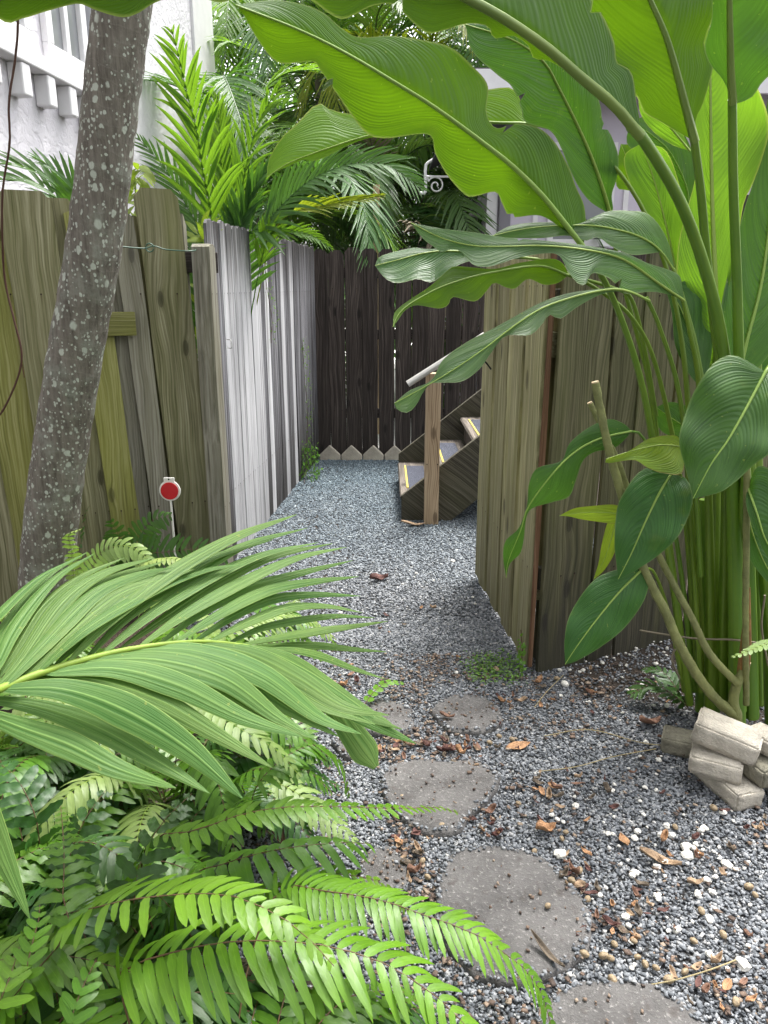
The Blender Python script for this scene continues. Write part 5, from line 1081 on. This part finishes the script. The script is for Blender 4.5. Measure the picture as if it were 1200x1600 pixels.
for i in range(900):
    u_ = random.random(); c = Z(735 + 75 * u_, 1022 + 38 * random.random(), random.uniform(.004, .03)) + Vector((random.gauss(0, .03), random.gauss(0, .03), 0)); s = random.uniform(.006, .015)
    nn = Vector((random.uniform(-.5, .5), random.uniform(-.5, .5), 1)).normalized(); x = nn.orthogonal().normalized(); x = Matrix.Rotation(random.random() * 6, 3, nn) @ x; y = nn.cross(x)
    mb.add([c, c + x * s * .5 + y * s * .4, c + x * s, c + x * s * .5 - y * s * .4], [(0, 1, 2, 3)], [(.5, 0), (1, .5), (.5, 1), (0, .5)])
tag(struct(mb.build('weeds', FERN), 'stuff'), 'low green weeds growing at the foot of the open gate', 'weeds')

# ------------------------------------------------------------------ dead leaves, nuts, white pebbles: one object each
def dead(px, py, ln, wd, mat, yaw, curl=.4, label=None, z=.014, kind='dead_leaf'):
    c = Z(px, py, z); mb = MB(); rows = []; n_ = 9
    kc = random.uniform(.5, 1.4)
    for i in range(n_):
        t = i / (n_ - 1); w2 = wd / 2 * math.sin(math.pi * min(1, max(.03, t)) ** .9) ** .8; x = (t - .5) * ln; zz = curl * ln * (t - .5) ** 2 * kc
        rows.append([Vector((x, w2 * s, zz + curl * wd * .8 * s * s * (1 + .4 * math.sin(t * 7)) + .002 * mnoise.noise(Vector((x * 90, s, kc))))) for s in (-1, -.5, 0, .5, 1)])
    mb.grid(rows); o = mb.build(kind, mat, None, smooth=True); o.location = c; o.rotation_euler = (random.uniform(-.25, .25), random.uniform(-.2, .2), yaw)
    sm = o.modifiers.new('thick', 'SOLIDIFY'); sm.thickness = .0012
    return tag(o, label or 'small curled %s dead leaf lying on the gravel and stones' % DEADN[DEADS.index(mat)], 'dead leaf', '%s dead leaves on the path' % DEADN[DEADS.index(mat)] if not label else None)
dead(810, 1166, .085, .038, DEADS[3], .15, .15, 'pale tan oval dead leaf on the gravel right of the farthest round stone')
dead(975, 1314, .06, .028, DEADS[3], 1.6, .2, 'orange brown upright oval leaf on the gravel at the right middle')
dead(1030, 1345, .11, .03, DEADS[1], -.45, .45, 'long tan curled leaf with a white chip below the brick stack')
dead(645, 820, .16, .045, DEADS[1], .1, .3, 'large pale dry leaf lying at the foot of the stair post')
dead(855, 1490, .11, .016, DEADS[4], -1.0, .5, 'narrow grey dry leaf resting on the largest stepping stone', z=.028)
dead(1015, 1131, .09, .05, DEADS[0], .3, .4, 'rust red dead leaf on dark soil left of the bricks')
dead(698, 1120, .055, .02, DEADS[0], -.3, .5, 'reddish curled leaf on the farthest round stepping stone', z=.028)
dead(704, 1172, .075, .03, DEADS[2], .5, .5, 'maroon curled leaf between the round and the angular stepping stones')
dead(592, 905, .10, .05, DEADS[2], .2, .5, 'dark maroon crumpled leaf alone in the middle of the far gravel')
dead(852, 1297, .06, .04, DEADS[3], .2, .5, 'orange curled leaf on the gravel right of the angular stepping stone')
dead(462, 1045, .05, .045, DEADS[1], .2, .3, 'round pale brown leaf between fern and palm leaflet tips')
random.seed(33)
cl = [(700, 1170, 60, 20, 34), (820, 1090, 60, 30, 30), (860, 1240, 50, 40, 18), (640, 1330, 28, 45, 20), (760, 1290, 45, 25, 12), (900, 1370, 30, 50, 18), (970, 1430, 90, 50, 26), (1130, 1520, 70, 50, 16), (950, 1080, 90, 40, 14), (1090, 1330, 80, 50, 12), (540, 1060, 50, 20, 12), (620, 1165, 40, 14, 14), (640, 960, 120, 60, 10), (1180, 1290, 20, 30, 8), (1000, 1200, 90, 60, 10)]
for cx_, cy_, sx_, sy_, k in cl:
    for _ in range(int(k * 1.0)):
        x = random.gauss(cx_, sx_ * .6); y = random.gauss(cy_, sy_ * .6); y = max(y, 950)
        if x > 1230 or x < 500: continue
        ln = random.uniform(.014, .044); dead(x, y, ln, ln * random.uniform(.3, .6), random.choice(DEADS), random.uniform(0, 6.28), random.uniform(.2, .9))
NUT = simple('nut_shell', (.24, .18, .11), .6, bump=.4, bscale=60, var=.5, vscale=90)
def nut_mesh():
    mb = MB(); rows = []
    for i in range(9):
        a_ = math.pi * i / 8; rows.append([Vector((.012 * math.cos(a_), .0085 * math.sin(a_) * math.cos(b_) * (1 + .05 * math.sin(b_ * 8)), .0085 * math.sin(a_) * math.sin(b_))) for b_ in np.linspace(0, 2 * math.pi, 17)])
    mb.grid(rows); o = mb.build('palm_nut', NUT, None, smooth=True); return o
nut0 = nut_mesh(); first = True
np_ = [(990, 1470), (996, 1495), (1008, 1506), (1084, 1470), (1070, 1518), (1045, 1530), (954, 1497), (957, 1550 - 20), (884, 1290 + 10), (905, 1360), (878, 1310), (893, 1375), (943, 1493), (1115, 1262), (1096, 1423), (1180, 1398), (1170, 1385), (960, 1475), (1150, 1565), (780, 1150), (800, 1155), (856, 1415), (913, 1550 - 60), (1025, 1512), (870, 1000 + 60), (765, 1120 + 40), (690, 1290), (628, 1245), (660, 1345), (668, 1370), (1055, 1262 + 30), (1130, 1460), (810, 1255), (835, 1330), (918, 1405)]
for x, y in np_:
    o = nut0 if first else nut0.copy()
    if not first: COL.objects.link(o)
    first = False; z_ = .016 if not (700 < x < 900 and 1340 < y < 1500) else .03
    o.location = Z(x, y, z_); o.rotation_euler = (random.random(), random.uniform(-.3, .3), random.random() * 6); s = random.uniform(.75, 1.15); o.scale = (s, s, s)
    tag(o, 'small striped brown palm nut lying on the gravel', 'nut', 'palm nuts on the gravel')
import bmesh
WP = simple('white_chip', (.62, .60, .55), .8, bump=.5, bscale=150, var=.15, vscale=40)
ws = []
for k in range(4):
    bm = bmesh.new(); bmesh.ops.create_icosphere(bm, subdivisions=2, radius=.009)
    for v in bm.verts: v.co = Vector((v.co.x * 1.2, v.co.y, v.co.z * .7)) * (1 + .5 * mnoise.noise(v.co * 120 + Vector((k * 9, 0, 0))))
    me = bpy.data.meshes.new('white_pebble'); bm.to_mesh(me); bm.free(); me.materials.append(WP); ws.append(me)
def pebble(x, y, s):
    o = bpy.data.objects.new('white_pebble', random.choice(ws)); COL.objects.link(o); o.location = Z(x, y, .013); o.rotation_euler = (random.uniform(-.4, .4), random.uniform(-.4, .4), random.random() * 6); o.scale = (s, s, s)
    tag(o, 'small chalky white pebble among the dark gravel', 'pebble', 'white pebbles in the gravel')
for cx_, cy_, sx_, sy_, k in ((1080, 1320, 90, 60, 60), (960, 1050, 90, 60, 46), (1000, 1020, 60, 20, 24), (1000, 1250, 150, 80, 34), (1050, 1450, 120, 90, 34), (700, 920, 90, 70, 14)):
    for _ in range(k):
        x = random.gauss(cx_, sx_ * .7); y = random.gauss(cy_, sy_ * .7)
        if x > 1220 or (x < 860 and y > 1060) or y < 860 or (1050 < x and 1120 < y < 1265): continue
        pebble(x, max(y, 990 if x > 860 else 860), random.choice((.35, .4, .5, .6, .75, 1.0)))
for x, y, s in ((1072, 1323, 1.5), (992, 1363, 1.3), (1160, 1506, 1.6), (875, 1335, 1.6), (882, 1068, 1.6), (1074, 1336, 1.6), (1136, 1350, 1.4), (708, 876, 1.2)): pebble(x, y, s)
# twigs
TW = simple('straw_twig', (.28, .23, .12), .7, var=.3)
for lab, pp in (('long thin pale twig on the gravel, left of the bricks', [(845, 1205), (900, 1198), (960, 1182), (1025, 1170)]), ('thin straw coloured twig curving above the long one', [(850, 1150), (920, 1140), (1000, 1160), (1040, 1165)]), ('fine twig crossing the gravel near the bottom edge', [(1010, 1540), (1060, 1530), (1110, 1515), (1150, 1500)]), ('short twig beside the gate foot', [(835, 1105), (855, 1080), (880, 1055)])):
    pts = [Z(x, y, .017 + .004 * math.sin(i)) for i, (x, y) in enumerate(pp)]; mb = MB(); mb.tube(pts, .0016, 5, seg=20); tag(mb.build('twig', TW, loc=pts[0]), lab, 'twig')

# crown of the leaning palm, high above the frame
top = pts and (PT.location + Vector((0, 0, 0)))
tpt = Vector(MB and [0, 0, 0]); me_t = [c for c in PT.children if c.name.startswith('trunk')][0]
zt = max(me_t.data.vertices, key=lambda v: v.co.z).co
for i in range(11):
    o = bpy.data.objects.new('frond', PF['m'][i % 3]); COL.objects.link(o); o.parent = PT; o.location = zt; o.scale = (.8, .8, .8)
    o.rotation_euler = (random.uniform(-.2, .2), R(random.uniform(-50, -5)), i * 2.399)
